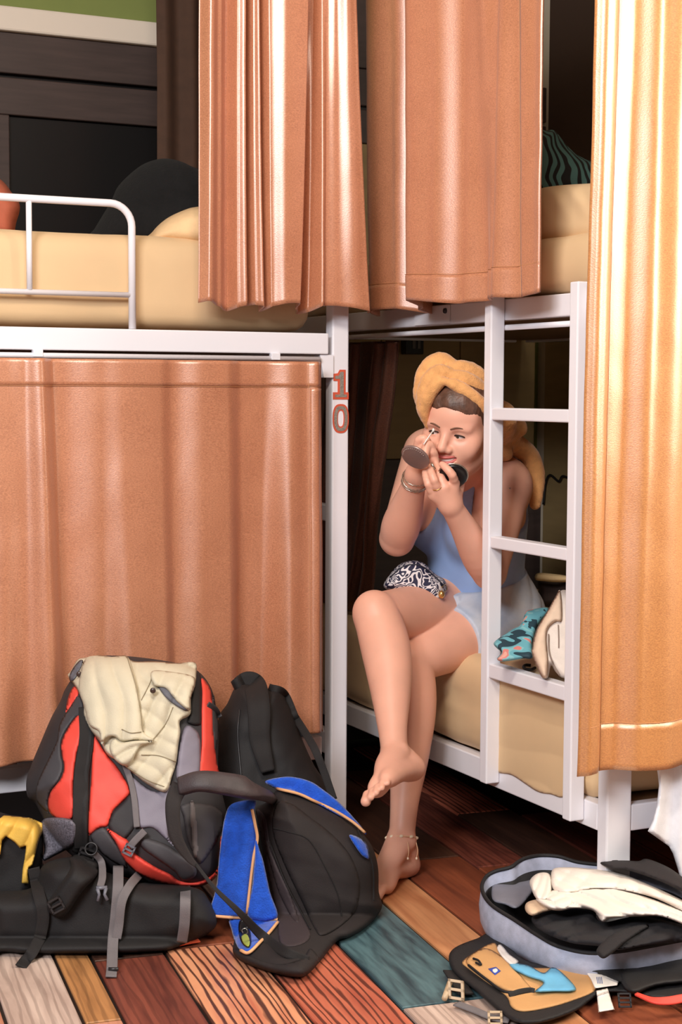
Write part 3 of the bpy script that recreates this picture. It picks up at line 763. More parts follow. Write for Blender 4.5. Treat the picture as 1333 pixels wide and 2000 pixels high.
# smiling mouth, slightly open
smile = [H(-.034, -0.0455, .073), H(-.021, -0.0545, .088), H(0, -0.0585, .095), H(.021, -0.0545, .088), H(.034, -0.0455, .073)]
sp = smooth_path(smile, 24)
for i in range(len(sp)-1): hd.cone(sp[i], sp[i+1], .0052 if 3 < i < 20 else .003, .0052 if 3 < i < 20 else .003, .003, True)
nb_ = sm+tU*.0
hd.cone(H(0, -.055, -.030), sm+tU*.015+tF*.0, .052, .060, .05)
hd.cone(H(0, -.075, .01), sm+tU*.02+tF*.05, .035, .045, .05)
body.add(hd)
# arms
def lerp(a, b, t): return a*(1-t)+b*t
arms = Field(1); fL = Field(2); fR = Field(3); lL = Field(4); lR = Field(5)
arms.chain([shL, lerp(shL, elL, .3), lerp(shL, elL, .7), elL], [.058, .054, .046, .040], .0004, 14)
arms.chain([shR, lerp(shR, elR, .3), lerp(shR, elR, .7), elR], [.058, .054, .047, .042], .0004, 14)
fL.chain([elL, lerp(elL, wrL, .25), lerp(elL, wrL, .7), wrL], [.040, .0435, .030, .0245], .0004, 14)
fR.chain([elR, lerp(elR, wrR, .25), lerp(elR, wrR, .7), wrR], [.042, .0462, .032, .0245], .0004, 22)
# legs
lL.chain([hipL, lerp(hipL, knL, .4), lerp(hipL, knL, .8), knL], [.092, .080, .064, .055], .0004, 14)
lR.chain([hipR, lerp(hipR, knR, .4), lerp(hipR, knR, .8), knR], [.092, .080, .062, .053], .0004, 14)
def shin(f, kn, an, back):
    d = unit(an-kn)
    f.chain([kn, lerp(kn, an, .22)+back*.010, lerp(kn, an, .5)+back*.012, lerp(kn, an, .8)+back*.003, an], [.054, .056, .048, .033, .029], .0004, 18)
    f.ell(lerp(kn, an, .28)+back*.020, (.043, .038, .095), np.stack([unit(np.cross(d, back)), unit(np.cross(np.cross(d, back), d)), d], 1), .025)
heelL = ONZ(797, 1688, .026); fdL = unit((ONZ(752, 1716, .026)-heelL)*np.array([1, 1, 0]))
anL = heelL+fdL*.035+np.array([0, 0, .066])
bkL = unit(hipL-knL); bkR = unit(CR*.8+CF*.5-CU*.1)
shin(lL, knL, anL, unit(bkL*np.array([1, 1, 0]))); shin(lR, knR, anR, bkR)
lR.ell(knR-bkR*.012+CU*.010, (.042, .042, .045), None, .02); lL.ell(knL-bkL*.010, (.042, .042, .048), None, .02)
# feet: heel, arch, ball and five toes
def foot(f, an, heel, ball, toe_dir, side, up):
    """side points to the big toe"""
    side, up, toe_dir = unit(side), unit(up), unit(toe_dir)
    f.chain([an+(an-heel)*.0, lerp(an, heel, .5)-toe_dir*.006, heel], [.0295, .027, .0255], .012)
    f.chain([an, lerp(an, ball, .45)+up*.006, lerp(an, ball, .8)+up*.002, ball+side*.012], [.029, .0245, .0185, .016], .008, 12)
    f.chain([an-side*.004, lerp(an, ball, .5)-side*.010-up*.004, ball-side*.020], [.026, .020, .0125], .010, 10)
    f.chain([heel, lerp(heel, ball, .5)-side*.016, ball-side*.020], [.0235, .0155, .0135], .014, 8)
    f.chain([heel+side*.002, lerp(heel, ball, .55)+side*.006+up*.012, ball+side*.016], [.022, .014, .0155], .014, 8)
    L = [.048, .044, .039, .033, .027]; rr = [.0112, .0078, .0074, .007, .0066]; off = [.0215, .0055, -.006, -.017, -.0265]; st = [.006, .010, .006, .0, -.008]
    for i in range(5):
        a = ball+side*off[i]+toe_dir*st[i]-up*.002; m = a+toe_dir*L[i]*.55+up*.004; e = a+toe_dir*L[i]-up*.004
        f.chain([a, m, e], [rr[i]*1.05, rr[i]*.88, rr[i]], .003)
    for s in (-1, 1): f.ell(an+side*s*.0225-CU*.0, (.011, .011, .013), None, .012)
foot(lL, anL, heelL, heelL+fdL*.150-np.array([0, 0, .008]), fdL, np.cross(CU, fdL), CU)
heelR = W(806, 1500, 3.515); ballR = W(745, 1533, 3.385)
fdR = unit(ballR-heelR); upR = unit(anR-heelR); upR = unit(upR-fdR*np.dot(upR, fdR))
sdR = unit(np.cross(upR, fdR))
foot(lR, anR, heelR, heelR+fdR*.150, unit(fdR-upR*.1), -sdR if np.dot(sdR, CR) > 0 else sdR, upR)
# hands
HF = fL
def finger(pts, r0, r1, k=.003): HF.chain(smooth_path(pts, 8), np.linspace(r0, r1, len(smooth_path(pts, 8))), k)
zL = 3.60
pk, rk, mk, ik = W(846, 968, zL+.005), W(857, 959, zL-.006), W(871, 952, zL-.008), W(889, 944, zL-.002)
palm_c = W(868, 968, zL+.008)
for kk in (pk, rk, mk, ik): HF.cone(wrL, kk, .019, .0115, .014)
HF.cone(wrL, W(893, 956, zL+.03), .018, .014, .014)
finger([pk, W(837, 946, zL-.012), W(832, 930, zL-.006), W(831, 918, zL+.008)], .0095, .0068)
finger([rk, W(849, 938, zL-.022), W(843, 923, zL-.014), W(841, 911, zL+.002)], .0102, .0074)
finger([mk, W(862, 934, zL-.004), W(856, 919, zL+.014), W(853, 908, zL+.022)], .0102, .0076)
finger([ik, W(884, 928, zL-.024), W(874, 916, zL-.022), W(864, 907, zL-.012)], .0104, .0076)
finger([W(893, 964, zL+.03), W(898, 944, zL+.035), W(890, 928, zL+.03)], .0125, .0092)
HF = fR
# right hand: fist round the applicator
zR = 3.645
k1, k2, k3, k4 = W(817, 874, zR-.004), W(826, 882, zR-.012), W(834, 892, zR-.012), W(840, 902, zR-.006)
for kk in (k1, k2, k3, k4): HF.cone(wrR, kk, .0195, .0115, .014)
finger([k1, W(819, 860, zR-.016), W(829, 856, zR-.022), W(837, 862, zR-.018)], .0105, .0076)
finger([k2, W(836, 868, zR-.030), W(844, 874, zR-.026), W(843, 886, zR-.014)], .0100, .0076)
finger([k3, W(844, 882, zR-.028), W(850, 890, zR-.020), W(846, 900, zR-.010)], .0096, .0074)
finger([k4, W(849, 896, zR-.020), W(852, 905, zR-.012), W(847, 912, zR-.004)], .0090, .0068)
finger([W(824, 908, zR-.022), W(830, 888, zR-.038), W(835, 868, zR-.034)], .0115, .0080)
for f_ in (arms, fL, fR, lL, lR): body.add(f_)
field_obj('body', body, .0027, skin, person, grouped(body), it=2, pad=.062)

# clothing follows the body
top_mat = material('tank_top', (152, 178, 224), rough=.8, noise=.06, nscale=9, bump=.12, bscale=420, sheen=.15)
tor2 = Field(); tor2.add(torso); tor2.add(arms); top_g = grouped(tor2); tor_only = torso
def top_fn(P, s):
    d = top_g(P, s)-.0055
    q = (P-hm)@TM
    d = d-.0016*np.sin(q[:, 1]*70+9*q[:, 0]+3*np.sin(q[:, 0]*25))*np.clip(1-q[:, 1]/.2, 0, 1)
    neck = q[:, 1]-(HL-.075+.55*np.abs(q[:, 0])**1.0*.35)
    arm = np.abs(q[:, 0])-(.118+np.clip(HL-.12-q[:, 1], 0, 1)*.9)
    strap_ = np.maximum(np.abs(np.abs(q[:, 0])-.078)-.017, q[:, 1]-(HL+.075))
    region = np.minimum(np.maximum(neck, arm), np.maximum(strap_, -(q[:, 1]-HL+.16)))
    region = np.maximum(region, -(q[:, 1]-.060))
    d = np.maximum(d, .019-arms.eval(P, [x for x in s if x[9] == 1]))
    return np.maximum(d, region)
field_obj('tank_top', tor2, .0034, top_mat, person, top_fn, pad=.062)
denim = material('denim_shorts', (218, 220, 226), rough=.85, col2=(178, 192, 214), nscale=16, bump=.15, bscale=500)
sh2 = Field(); sh2.add(torso); sh2.add(lL); sh2.add(lR); sh_g = grouped(sh2)
def shorts_fn(P, s):
    d = sh_g(P, s)-.0085
    q = (P-hm)@TM
    d = d-.0026*(np.abs(np.sin(q[:, 0]*24+q[:, 1]*60+3*np.sin(q[:, 2]*16)))**.8-.5)
    dl = unit(knL-hipL); dr = unit(knR-hipR); tl = (P-hipL)@dl; tr = (P-hipR)@dr
    nearL = np.abs(np.einsum('ij,ij->i', P-hipL, P-hipL)-tl**2) < np.abs(np.einsum('ij,ij->i', P-hipR, P-hipR)-tr**2)
    leg = np.where(nearL, tl-.175, tr-.215)
    return np.maximum(d, np.maximum(leg, q[:, 1]-.115))
so = field_obj('denim_shorts', sh2, .0034, denim, person, shorts_fn, pad=.062)

# face details
eye_w = material('eye_white', (236, 230, 226), rough=.2); iris = material('iris', (70, 62, 50), rough=.15); brow_m = material('brow_hair', (112, 78, 60), rough=.8)
lash_m = material('lashes', (40, 26, 22), rough=.7)
lip = material('lips', (202, 104, 98), rough=.4, spec=.5); teeth = material('teeth', (246, 240, 230), rough=.25)
def blob(name, c, r, M, mat, parent, n=16):
    bm = bmesh.new(); bmesh.ops.create_uvsphere(bm, u_segments=n, v_segments=n//2+2, radius=1)
    A = np.asarray(M)*np.asarray(r)[None, :]
    for v in bm.verts: v.co = Vector((np.asarray(c)+A@np.array(v.co)).tolist())
    return bmobj(name, bm, mat, parent, True)
for s in (-1, 1):
    e = blob('eye', H(s*.031, 0, .0705), (.0130, .0130, .0135), Mh, eye_w, person, 20)
    blob('iris', H(s*.031-.003, -.0012, .0815), (.0055, .0055, .003), Mh, iris, e, 14)
    tube('eyelashes', [H(s*.031-.0125, -.0012, .0805), H(s*.031-.006, .0032, .0865), H(s*.031+.006, .0032, .0865), H(s*.031+.0125, -.0005, .0805)], .0016, lash_m, person, seg=6, n=14)
    P = smooth_path([H(s*.013, .0165, .0935), H(s*.030, .0225, .0925), H(s*.050, .0170, .0785)], 16)
    tube('eyebrow', P, np.interp(np.linspace(0, 1, len(P)), [0, .3, 1], [.0016, .0020, .0008]), brow_m, person, seg=7)
ends = np.interp(np.linspace(0, 1, 25), [0, .2, .5, .8, 1], [.0012, .0030, .0036, .0030, .0012])
up_ = smooth_path([H(-.035, -0.0445, .0735), H(-.020, -0.0490, .0905), H(0, -0.0510, .0985), H(.020, -0.0490, .0905), H(.035, -0.0445, .0735)], 24)
dn_ = smooth_path([H(-.035, -0.0455, .0735), H(-.021, -0.0610, .0885), H(0, -0.0660, .0955), H(.021, -0.0610, .0885), H(.035, -0.0455, .0735)], 24)
tube('upper_lip', up_, ends[:len(up_)] if len(up_) <= 25 else np.interp(np.linspace(0, 1, len(up_)), np.linspace(0, 1, 25), ends), lip, person, seg=10)
tube('lower_lip', dn_, np.interp(np.linspace(0, 1, len(dn_)), np.linspace(0, 1, 25), ends*1.2), lip, person, seg=10)
tw = smooth_path([H(-.029, -0.0500, .0775), H(-.015, -0.0555, .0895), H(0, -0.0577, .0938), H(.015, -0.0555, .0895), H(.029, -0.0500, .0775)], 20)
strap('teeth', tw, [.004, .0085, .009, .0085, .004], teeth, person, t=.003, n=20, facing=Mh[:, 2]-.1*Mh[:, 1])
# hair under the towel
hair_m = material('hair_brown', (92, 62, 48), rough=.5, noise=.35, nscale=60, stretch=(1, 1, 1), bump=.4, bscale=160)
hr = Field(); hr.ell(H(0, .040, -.008), (.0775, .092, .093), Mh, .02).ell(H(0, .062, .045), (.060, .042, .042), Mh, .02)
def hair_fn(P, s):
    d = hr.eval(P, s); q = (P-HO)@Mh
    d = d+.0006*np.sin(q[:, 0]*1300+q[:, 1]*200+5*np.sin(q[:, 1]*60))+.0012*np.sin(q[:, 0]*170+q[:, 1]*60)
    line = -(q[:, 1]-(.060+.004*np.cos(q[:, 0]*95)-np.clip(np.abs(q[:, 0])-.035, 0, 1)*1.6))
    return np.maximum(d, np.maximum(line, -(q[:, 2]+.05)))
field_obj('hair', hr, .0022, hair_m, person, hair_fn)
# towel turban: dome, two crossing wraps, hanging tail
terry = material('towel_ochre', (224, 164, 104), rough=.95, noise=.12, nscale=60, bump=.6, bscale=380, sheen=.4, bdist=.003)
tb = Field()
CB = np.stack([CR, CU, CF], 1)
tb.ell(W(866, 754, 3.740), (.056, .064, .084), CB, .003).ell(W(918, 774, 3.750), (.060, .052, .084), CB, .003)
def wrap(pts, rad, flat=1.0): tb.chain(pts, rad, .0012, 22)
wrap([W(884, 716, 3.690), W(858, 710, 3.690), W(834, 730, 3.690), W(823, 768, 3.692), W(824, 800, 3.695)], [.018, .026, .024, .018, .010])
wrap([W(880, 730, 3.660), W(856, 730, 3.660), W(836, 752, 3.662), W(826, 788, 3.672), W(829, 818, 3.685)], [.013, .021, .020, .016, .009])
wrap([W(871, 743, 3.640), W(852, 751, 3.645), W(836, 776, 3.655), W(829, 806, 3.670), W(837, 836, 3.69)], [.008, .0165, .0165, .012, .005])
wrap([W(878, 722, 3.672), W(905, 722, 3.678), W(938, 742, 3.70), W(962, 780, 3.74)], [.012, .022, .024, .022])
wrap([W(876, 735, 3.652), W(903, 738, 3.655), W(932, 756, 3.672), W(955, 790, 3.71)], [.009, .0175, .019, .018])
wrap([W(868, 744, 3.636), W(893, 754, 3.638), W(922, 773, 3.640), W(952, 800, 3.665)], [.007, .0140, .0155, .016])
tb.chain([H(.078, .02, -.05), W(972, 840, 3.82), W(1002, 832, 3.86), W(1018, 838, 3.86)], [.040, .038, .024, .012], .012, 14)
tb.chain([W(975, 850, 3.84), W(1005, 868, 3.90), W(1035, 890, 3.93), W(1046, 930, 3.94), W(1046, 985, 3.94)], [.034, .026, .021, .022, .014], .008, 16)
tb.chain([W(965, 868, 3.82), W(985, 884, 3.84)], [.030, .022], .01)
def tur_disp(V):
    q = (V-HO)@Mh
    n = .0006*np.sin(q[:, 0]*120+q[:, 1]*200+4*np.sin(q[:, 2]*40)+3*np.sin(q[:, 1]*33))+.0007*vnoise(V, 60, 3)
    return V+(V-H(0, .05, -.01))/np.linalg.norm(V-H(0, .05, -.01), axis=1)[:, None]*n[:, None]
field_obj('head_towel', tb, .003, terry, person, disp=tur_disp)
# jewellery
silver = material('silver', (200, 190, 176), rough=.25, metal=.9); gold = material('gold', (222, 180, 110), rough=.25, metal=.9); shell = material('shell_beads', (240, 218, 190), rough=.4)
cord = material('anklet_cord', (232, 190, 150), rough=.8)
def ring_pts(c, ax, r, n=28, ph=0):
    ax = unit(ax); u = unit(np.cross(ax, [0.3, .1, 1])); v = np.cross(ax, u)
    return [c+r*(math.cos(a+ph)*u+math.sin(a+ph)*v) for a in np.linspace(0, 2*math.pi, n, endpoint=False)]
fa = unit(wrR-elR)
for i, (dd, tl) in enumerate(((.012, .15), (.022, -.1), (.030, .05), (.018, -.25))):
    c = wrR-fa*dd; P = ring_pts(c, fa+CU*tl, .0285+.001*i, 40)
    P = [p+fa*.0012*(-1)**j for j, p in enumerate(P)]
    vs, fs = tube_geo(P, .0013, 6, True); mesh('bracelet', vs, fs, silver, person)
vs, fs = tube_geo(ring_pts(lerp(rk, W(849, 938, zL-.022), .35), W(849, 938, zL-.022)-rk, .0112, 24), .0012, 6, True); mesh('finger_ring', vs, fs, gold, person)
nk = [T(-.055, HL+.055, .03), T(-.045, HL-.0, .085), T(0, HL-.055, .115), T(.045, HL-.0, .085), T(.055, HL+.055, .03)]
tube('necklace', nk, .0009, gold, person, seg=5, n=30)
ac = lerp(anL, knL, .0)+np.array([0, 0, .004]); sd = unit(anL-knL)
ap = ring_pts(ac, sd+CR*.05, .0345, 36)
vs, fs = tube_geo(ap, .0014, 6, True); ank = mesh('anklet', vs, fs, cord, person)
for i in range(0, 36, 4):
    p = ap[i]; blob('bead', p, (.0052, .004, .004), np.eye(3), shell, ank, 10)
fr = ac-CF*.034+CR*.012
for dx in (0, .02):
    tube('cord_end', [fr+CR*dx, fr+CR*(dx+.003)-CU*.018-CF*.004, fr+CR*(dx+.001)-CU*.036], .0011, cord, ank, seg=5, n=10); blob('bead', fr+CR*(dx+.001)-CU*.037, (.0028, .0028, .0034), np.eye(3), shell, ank, 8)
# ================================================================== soft things from outlines: real distance, front bulge and back
def depth_on_z(z): return lambda X, Y: (z-CAM_H)/np.maximum(-1e9, _rz(X, Y))
def _rays(X, Y):
    D = np.stack([(X-666.5)/FPX, -(Y-1000.0)/FPX, -np.ones_like(X)], -1)
    return D@CM[:3, :3].T
def _rz(X, Y): return _rays(X, Y)[..., 2]
def plane_z(z): return lambda X, Y: (z-CAM_H)/_rays(X, Y)[..., 2]
def plane_y(y): return lambda X, Y: y/_rays(X, Y)[..., 1]
def plane_x(x): return lambda X, Y: x/_rays(X, Y)[..., 0]
def floor_lim(f):
    return lambda X, Y: np.minimum(f(X, Y) if callable(f) else f, np.where(_rays(X, Y)[..., 2] < -.05, (.004-CAM_H)/_rays(X, Y)[..., 2], 99))
def poly_dist(poly, X, Y):
    poly = np.asarray(poly, float); n = len(poly); best = np.full(X.shape, 1e9); cx = np.zeros_like(X); cy = np.zeros_like(X); ins = np.zeros(X.shape, bool)
    for i in range(n):
        (x0, y0), (x1, y1) = poly[i], poly[(i+1) % n]
        dx, dy = x1-x0, y1-y0; l = dx*dx+dy*dy+1e-12
        t = np.clip(((X-x0)*dx+(Y-y0)*dy)/l, 0, 1); qx, qy = x0+t*dx, y0+t*dy; d = np.hypot(X-qx, Y-qy)
        m = d < best; best = np.where(m, d, best); cx = np.where(m, qx, cx); cy = np.where(m, qy, cy)
        c = ((y0 > Y) != (y1 > Y)) & (X < dx*(Y-y0)/(dy if abs(dy) > 1e-12 else 1e-12)+x0); ins ^= c
    return np.where(ins, best, -best), cx, cy
def round_poly(poly, n=6):
    """smooth closed outline"""
    P = np.asarray(poly, float); m = len(P); out = []
    for i in range(m):
        p0, p1, p2, p3 = P[i-1], P[i], P[(i+1) % m], P[(i+2) % m]
        for t in np.linspace(0, 1, n, endpoint=False):
            out.append(.5*((2*p1)+(-p0+p2)*t+(2*p0-5*p1+4*p2-p3)*t*t+(-p0+3*p1-3*p2+p3)*t**3))
    return np.array(out)
class Soft:
    def __init__(self, poly, zc, front, back, R_=None, step=4, wr=(), smooth=True, fold=None):
        self.poly = round_poly(poly, 5) if smooth else np.asarray(poly, float)
        self.zc = zc if callable(zc) else (lambda X, Y, z=zc: np.full(np.shape(X), float(z)))
        self.front, self.back, self.step, self.wr, self.fold = front, back, step, wr, fold
        ext = self.poly.max(0)-self.poly.min(0); self.R = R_ or .45*min(ext)
    def h(self, d): p = np.clip(d/self.R, 0, 1); return np.sqrt(np.maximum(0, 1-(1-p)**2))
    def wrk(self, X, Y):
        o = np.zeros_like(X)
        for amp, sc, seed in self.wr: o = o+amp*.55*vnoise(np.stack([X, Y, 0*X], -1), sc*.42, seed)
        if self.fold is not None: o = o+self.fold(X, Y)
        return o
    def front_at(self, X, Y):
        X = np.asarray(X, float); Y = np.asarray(Y, float); d, _, _ = poly_dist(self.poly, X, Y); hh = self.h(d)
        return self.zc(X, Y)-self.front*hh-self.wrk(X, Y)*np.minimum(1, hh*1.5)
    def pt(self, px, py, off=0.0): return W(px, py, float(self.front_at(px, py))-off)
    def build(self, name, mat, parent=None):
        lo, hi = self.poly.min(0), self.poly.max(0); s = self.step
        nx, ny = int((hi[0]-lo[0])/s)+3, int((hi[1]-lo[1])/s)+3
        gx = lo[0]-s+np.arange(nx+1)*s; gy = lo[1]-s+np.arange(ny+1)*s
        X, Y = np.meshgrid(gx, gy, indexing='ij')
        dc, _, _ = poly_dist(self.poly, X[:-1, :-1]+s/2, Y[:-1, :-1]+s/2); cell = dc > 0
        d, cx, cy = poly_dist(self.poly, X, Y)
        used = np.zeros(X.shape, bool)
        for a in (0, 1):
            for b in (0, 1): used[a:a+nx, b:b+ny] |= cell
        # rim vertices: those that touch an unused cell
        nb = np.zeros(X.shape, int)
        for a in (0, 1):
            for b in (0, 1): nb[a:a+nx, b:b+ny] += cell
        rim = used & (nb < 4)
        X = np.where(rim, cx, X); Y = np.where(rim, cy, Y); d = np.where(rim, 0, np.maximum(d, 0))
        hh = self.h(d); z0 = self.zc(X, Y); w = self.wrk(X, Y)*np.minimum(1, hh*1.5)
        D = _rays(X, Y)
        A = CPOS+D*(z0-self.front*hh-w)[..., None]; B = CPOS+D*(z0+self.back*hh)[..., None]
        A[..., 2] = np.maximum(A[..., 2], .0015); B[..., 2] = np.maximum(B[..., 2], .001)
        ia = np.full(X.shape, -1); k = used.sum(); ia[used] = np.arange(k)
        inner = used & ~rim; ib = ia.copy(); ib[inner] = k+np.arange(inner.sum())
        V = np.vstack([A[used], B[inner]])
        c = np.argwhere(cell); i, j = c[:, 0], c[:, 1]
        qa = np.stack([ia[i, j], ia[i, j+1], ia[i+1, j+1], ia[i+1, j]], 1); qb = np.stack([ib[i, j], ib[i+1, j], ib[i+1, j+1], ib[i, j+1]], 1)
        o = qmesh(name, V, np.vstack([qa, qb]), mat, parent)
        return o
def zmap(ox, oy, sc): return lambda *pts: [(ox+x/sc, oy+y/sc) for x, y in pts]
def patch(name, surf, poly, t, mat, parent, R_=5, step=4, lift=.0, smooth=True, wr=()):
    """a panel sewn onto another soft surface"""
    return Soft(poly, lambda X, Y: surf.front_at(X, Y)-lift, t, .004, R_, step, wr, smooth).build(name, mat, parent)
def surf_path(surf, pts, off, n=24):
    P = smooth_path([(x, y, 0) for x, y in pts], n); z = surf.front_at(P[:, 0], P[:, 1])-off
    return CPOS+_rays(P[:, 0], P[:, 1])*z[:, None]
def surf_strap(name, surf, pts, w, mat, parent, off=.003, t=.0025, n=28):
    P = surf_path(surf, pts, off, n); return strap(name, P, w, mat, parent, t, n=len(P))
def surf_tube(name, surf, pts, r, mat, parent, off=.002, n=30, seg=6):
    return tube(name, surf_path(surf, pts, off, n), r, mat, parent, seg)
def fabric(name, col, rough=.85, noise=.08, nscale=30, bump=.25, bscale=420, **k): return material(name, col, rough, noise=noise, nscale=nscale, bump=bump, bscale=bscale, **k)

def ridge(dx, dy, wl, amp, warp=1.0, ws=.02, ph=0.0, p=.8):
    """cloth folds: rounded crests with sharp valleys, wl = spacing"""
    l = math.hypot(dx, dy); dx, dy = dx/l, dy/l
    return lambda X, Y: amp*(np.abs(np.sin((dx*X+dy*Y)*math.pi/wl+warp*np.sin((X*dy-Y*dx)*ws*2+ph)+.5*warp*np.sin((X+Y)*ws*3.1+2*ph)+ph))**p-.6)
def folds(*fs): return lambda X, Y: sum(f(X, Y) for f in fs)

# ================================================================== things in her hands
lid_m = material('compact_lid', (150, 126, 120), rough=.35, metal=.45, spec=.6); blk_gloss = material('compact_black', (22, 20, 22), rough=.3); mirror_m = material('mirror_glass', (230, 230, 235), rough=.03, metal=1)
def disc(name, c, n, r, t, mat, parent, dome=0.0, seg=40):
    n = unit(n); u = unit(np.cross(n, [0.2, .1, 1])); v = np.cross(n, u)
    prof = [(0, -t/2), (r*.9, -t/2), (r*.985, -t*.35), (r, 0), (r*.985, t*.35), (r*.9, t/2), (r*.6, t/2+dome*.6), (r*.3, t/2+dome*.9), (0, t/2+dome)]
    vs = []; fs = []; a = np.linspace(0, 2*math.pi, seg, endpoint=False)
    for rr, h in prof[1:-1]: vs += [c+n*h+rr*(math.cos(x)*u+math.sin(x)*v) for x in a]
    m = len(prof)-2
    for i in range(m-1):
        for j in range(seg): j2 = (j+1) % seg; fs.append((i*seg+j, i*seg+j2, (i+1)*seg+j2, (i+1)*seg+j))
    vs += [c+n*prof[0][1], c+n*prof[-1][1]]
    for j in range(seg): j2 = (j+1) % seg; fs.append((j2, j, m*seg)); fs.append(((m-1)*seg+j, (m-1)*seg+j2, m*seg+1))
    return mesh(name, vs, fs, mat, parent)
cl = W(812, 893, 3.575); cb = W(885, 930, 3.602)
nl = unit(-.62*CF+.78*(-.57*CR-.82*CU)); nbz = unit(-.66*CF+.55*(.45*CR+.9*CU)*-1+.2*CR)
comp = empty('compact_mirror', cl, 'open round compact mirror with a mauve lid, held in her left hand', 'compact mirror')
disc('lid', cl, nl, .0345, .006, lid_m, comp, .003); disc('mirror', cl-nl*.0036, -nl, .029, .0015, mirror_m, comp)
u_ = unit(np.cross(nl, CU)); v_ = np.cross(nl, u_)
dotm = material('lid_dots', (206, 190, 182), rough=.3, metal=.6)
for i in range(15):
    a = R(20+i*10); p = cl+nl*.0042+.029*(math.cos(a)*u_+math.sin(a)*v_)
    if np.dot(p-cl, CU) < -.01: p = cl+nl*.0042-.029*(math.cos(a)*u_+math.sin(a)*v_)
    blob('bead', p, (.0009, .0009, .0009), np.eye(3), dotm, comp, 8)
disc('base', cb, nbz, .0325, .009, blk_gloss, comp, .001)
vs, fs = tube_geo(ring_pts(cb-nbz*.003, nbz, .0335, 40), .0018, 8, True); mesh('rim', vs, fs, MATS['silver'], comp)
hg = lerp(cl, cb, .47); tube('hinge', [hg-CU*.007+CR*.004, hg+CU*.007-CR*.004], .003, MATS['silver'], comp, n=6, seg=10)
app = empty('makeup_applicator', W(840, 850, 3.61), 'thin white makeup applicator held up to her right eye', 'applicator')
a0, a1 = W(828, 868, 3.595), W(847, 840, 3.612)
wh = material('applicator_white', (240, 236, 230), rough=.4)
tube('stick', [a0, a1], .0014, wh, app, n=8, seg=8); blob('tip', a1, (.0028, .0028, .0042), np.eye(3), wh, app, 10)

# patterned pouch on her lap
def pattern(name, c1, c2, scale, thr=.5, dist=2.5):
    m = bpy.data.materials.new(name); m.use_nodes = True; N = m.node_tree.nodes; L = m.node_tree.links; b = N['Principled BSDF']; b.inputs['Roughness'].default_value = .7
    tc = N.new('ShaderNodeTexCoord'); n = N.new('ShaderNodeTexNoise'); n.inputs['Scale'].default_value = scale*.6; n.inputs['Distortion'].default_value = dist; n.inputs['Detail'].default_value = 0; L.new(tc.outputs['Object'], n.inputs[0])
    mu = N.new('ShaderNodeMath'); mu.operation = 'MULTIPLY'; mu.inputs[1].default_value = 34; L.new(n.outputs[0], mu.inputs[0])
    si = N.new('ShaderNodeMath'); si.operation = 'SINE'; L.new(mu.outputs[0], si.inputs[0])
    r = N.new('ShaderNodeValToRGB'); r.color_ramp.interpolation = 'EASE'; r.color_ramp.elements[0].position = thr-.06; r.color_ramp.elements[1].position = thr+.06
    ad = N.new('ShaderNodeMath'); ad.operation = 'MULTIPLY_ADD'; ad.inputs[1].default_value = .5; ad.inputs[2].default_value = .5; L.new(si.outputs[0], ad.inputs[0])
    r.color_ramp.elements[0].color = srgb(*c1); r.color_ramp.elements[1].color = srgb(*c2); L.new(ad.outputs[0], r.inputs[0]); L.new(r.outputs[0], b.inputs['Base Color'])
    MATS[name] = m; return m
z1 = zmap(660, 640, 2.563)
pz = lambda X, Y: 3.90-.0006*(X-810)*0
po = Soft(z1((232, 1300), (262, 1235), (310, 1185), (370, 1166), (430, 1178), (485, 1230), (535, 1262), (545, 1310), (530, 1380), (500, 1420), (430, 1400), (330, 1340)), pz, .05, .045, 24, 3, ((.003, .02, 4),))
pch = empty('zip_pouch', po.pt(810, 1140), 'navy and white patterned zip pouch lying on her lap', 'pouch')
po.build('pouch_body', pattern('pouch_print', (34, 34, 62), (226, 220, 222), 38, .58), pch)
surf_tube('zip', po, z1((262, 1250), (330, 1195), (410, 1190), (480, 1240), (530, 1290)), .0018, material('zip_navy', (30, 30, 44), rough=.5), pch)
surf_tube('pull_cord', po, z1((520, 1300), (540, 1285), (548, 1310), (530, 1330)), .001, MATS['gold'], pch, .004, 12)
blob('tassel', po.pt(863, 1161, .012), (.008, .008, .010), np.eye(3), MATS['gold'], pch, 12)

# ================================================================== things on the lower bunk
z5 = zmap(940, 1080, 6.06)
floral = bpy.data.materials.new('floral_print'); floral.use_nodes = True
N = floral.node_tree.nodes; L = floral.node_tree.links; b = N['Principled BSDF']; b.inputs['Roughness'].default_value = .75
tc = N.new('ShaderNodeTexCoord'); n = N.new('ShaderNodeTexNoise'); n.inputs['Scale'].default_value = 17; n.inputs['Distortion'].default_value = 1.2; n.inputs['Detail'].default_value = 1; L.new(tc.outputs['Object'], n.inputs[0])
r = N.new('ShaderNodeValToRGB'); r.color_ramp.interpolation = 'CONSTANT'; L.new(n.outputs[0], r.inputs[0]); L.new(r.outputs[0], b.inputs['Base Color'])
r.color_ramp.elements[0].position = 0; r.color_ramp.elements[0].color = srgb(38, 66, 78); r.color_ramp.elements[1].position = .40; r.color_ramp.elements[1].color = srgb(112, 182, 196)
for p, c in ((.52, (140, 200, 206)), (.575, (226, 138, 132)), (.65, (236, 176, 160))): e = r.color_ramp.elements.new(p); e.color = srgb(*c)
fc = Soft(z5((150, 1070), (210, 1010), (290, 960), (380, 900), (470, 850), (530, 700), (600, 670), (780, 645), (800, 700), (720, 800), (660, 900), (610, 1080), (610, 1240), (500, 1250), (380, 1270), (240, 1285), (190, 1250), (240, 1180), (180, 1120)),
          lambda X, Y: np.clip(3.52+.0*X+(1290-Y)*.0022, 3.5, 3.85), .035, .03, 10, 2.5, ((.010, .022, 3), (.005, .05, 5)))
tag(fc.build('floral_cloth', floral), 'crumpled turquoise and pink flowered cloth on the mattress beside the beige bag', 'cloth')
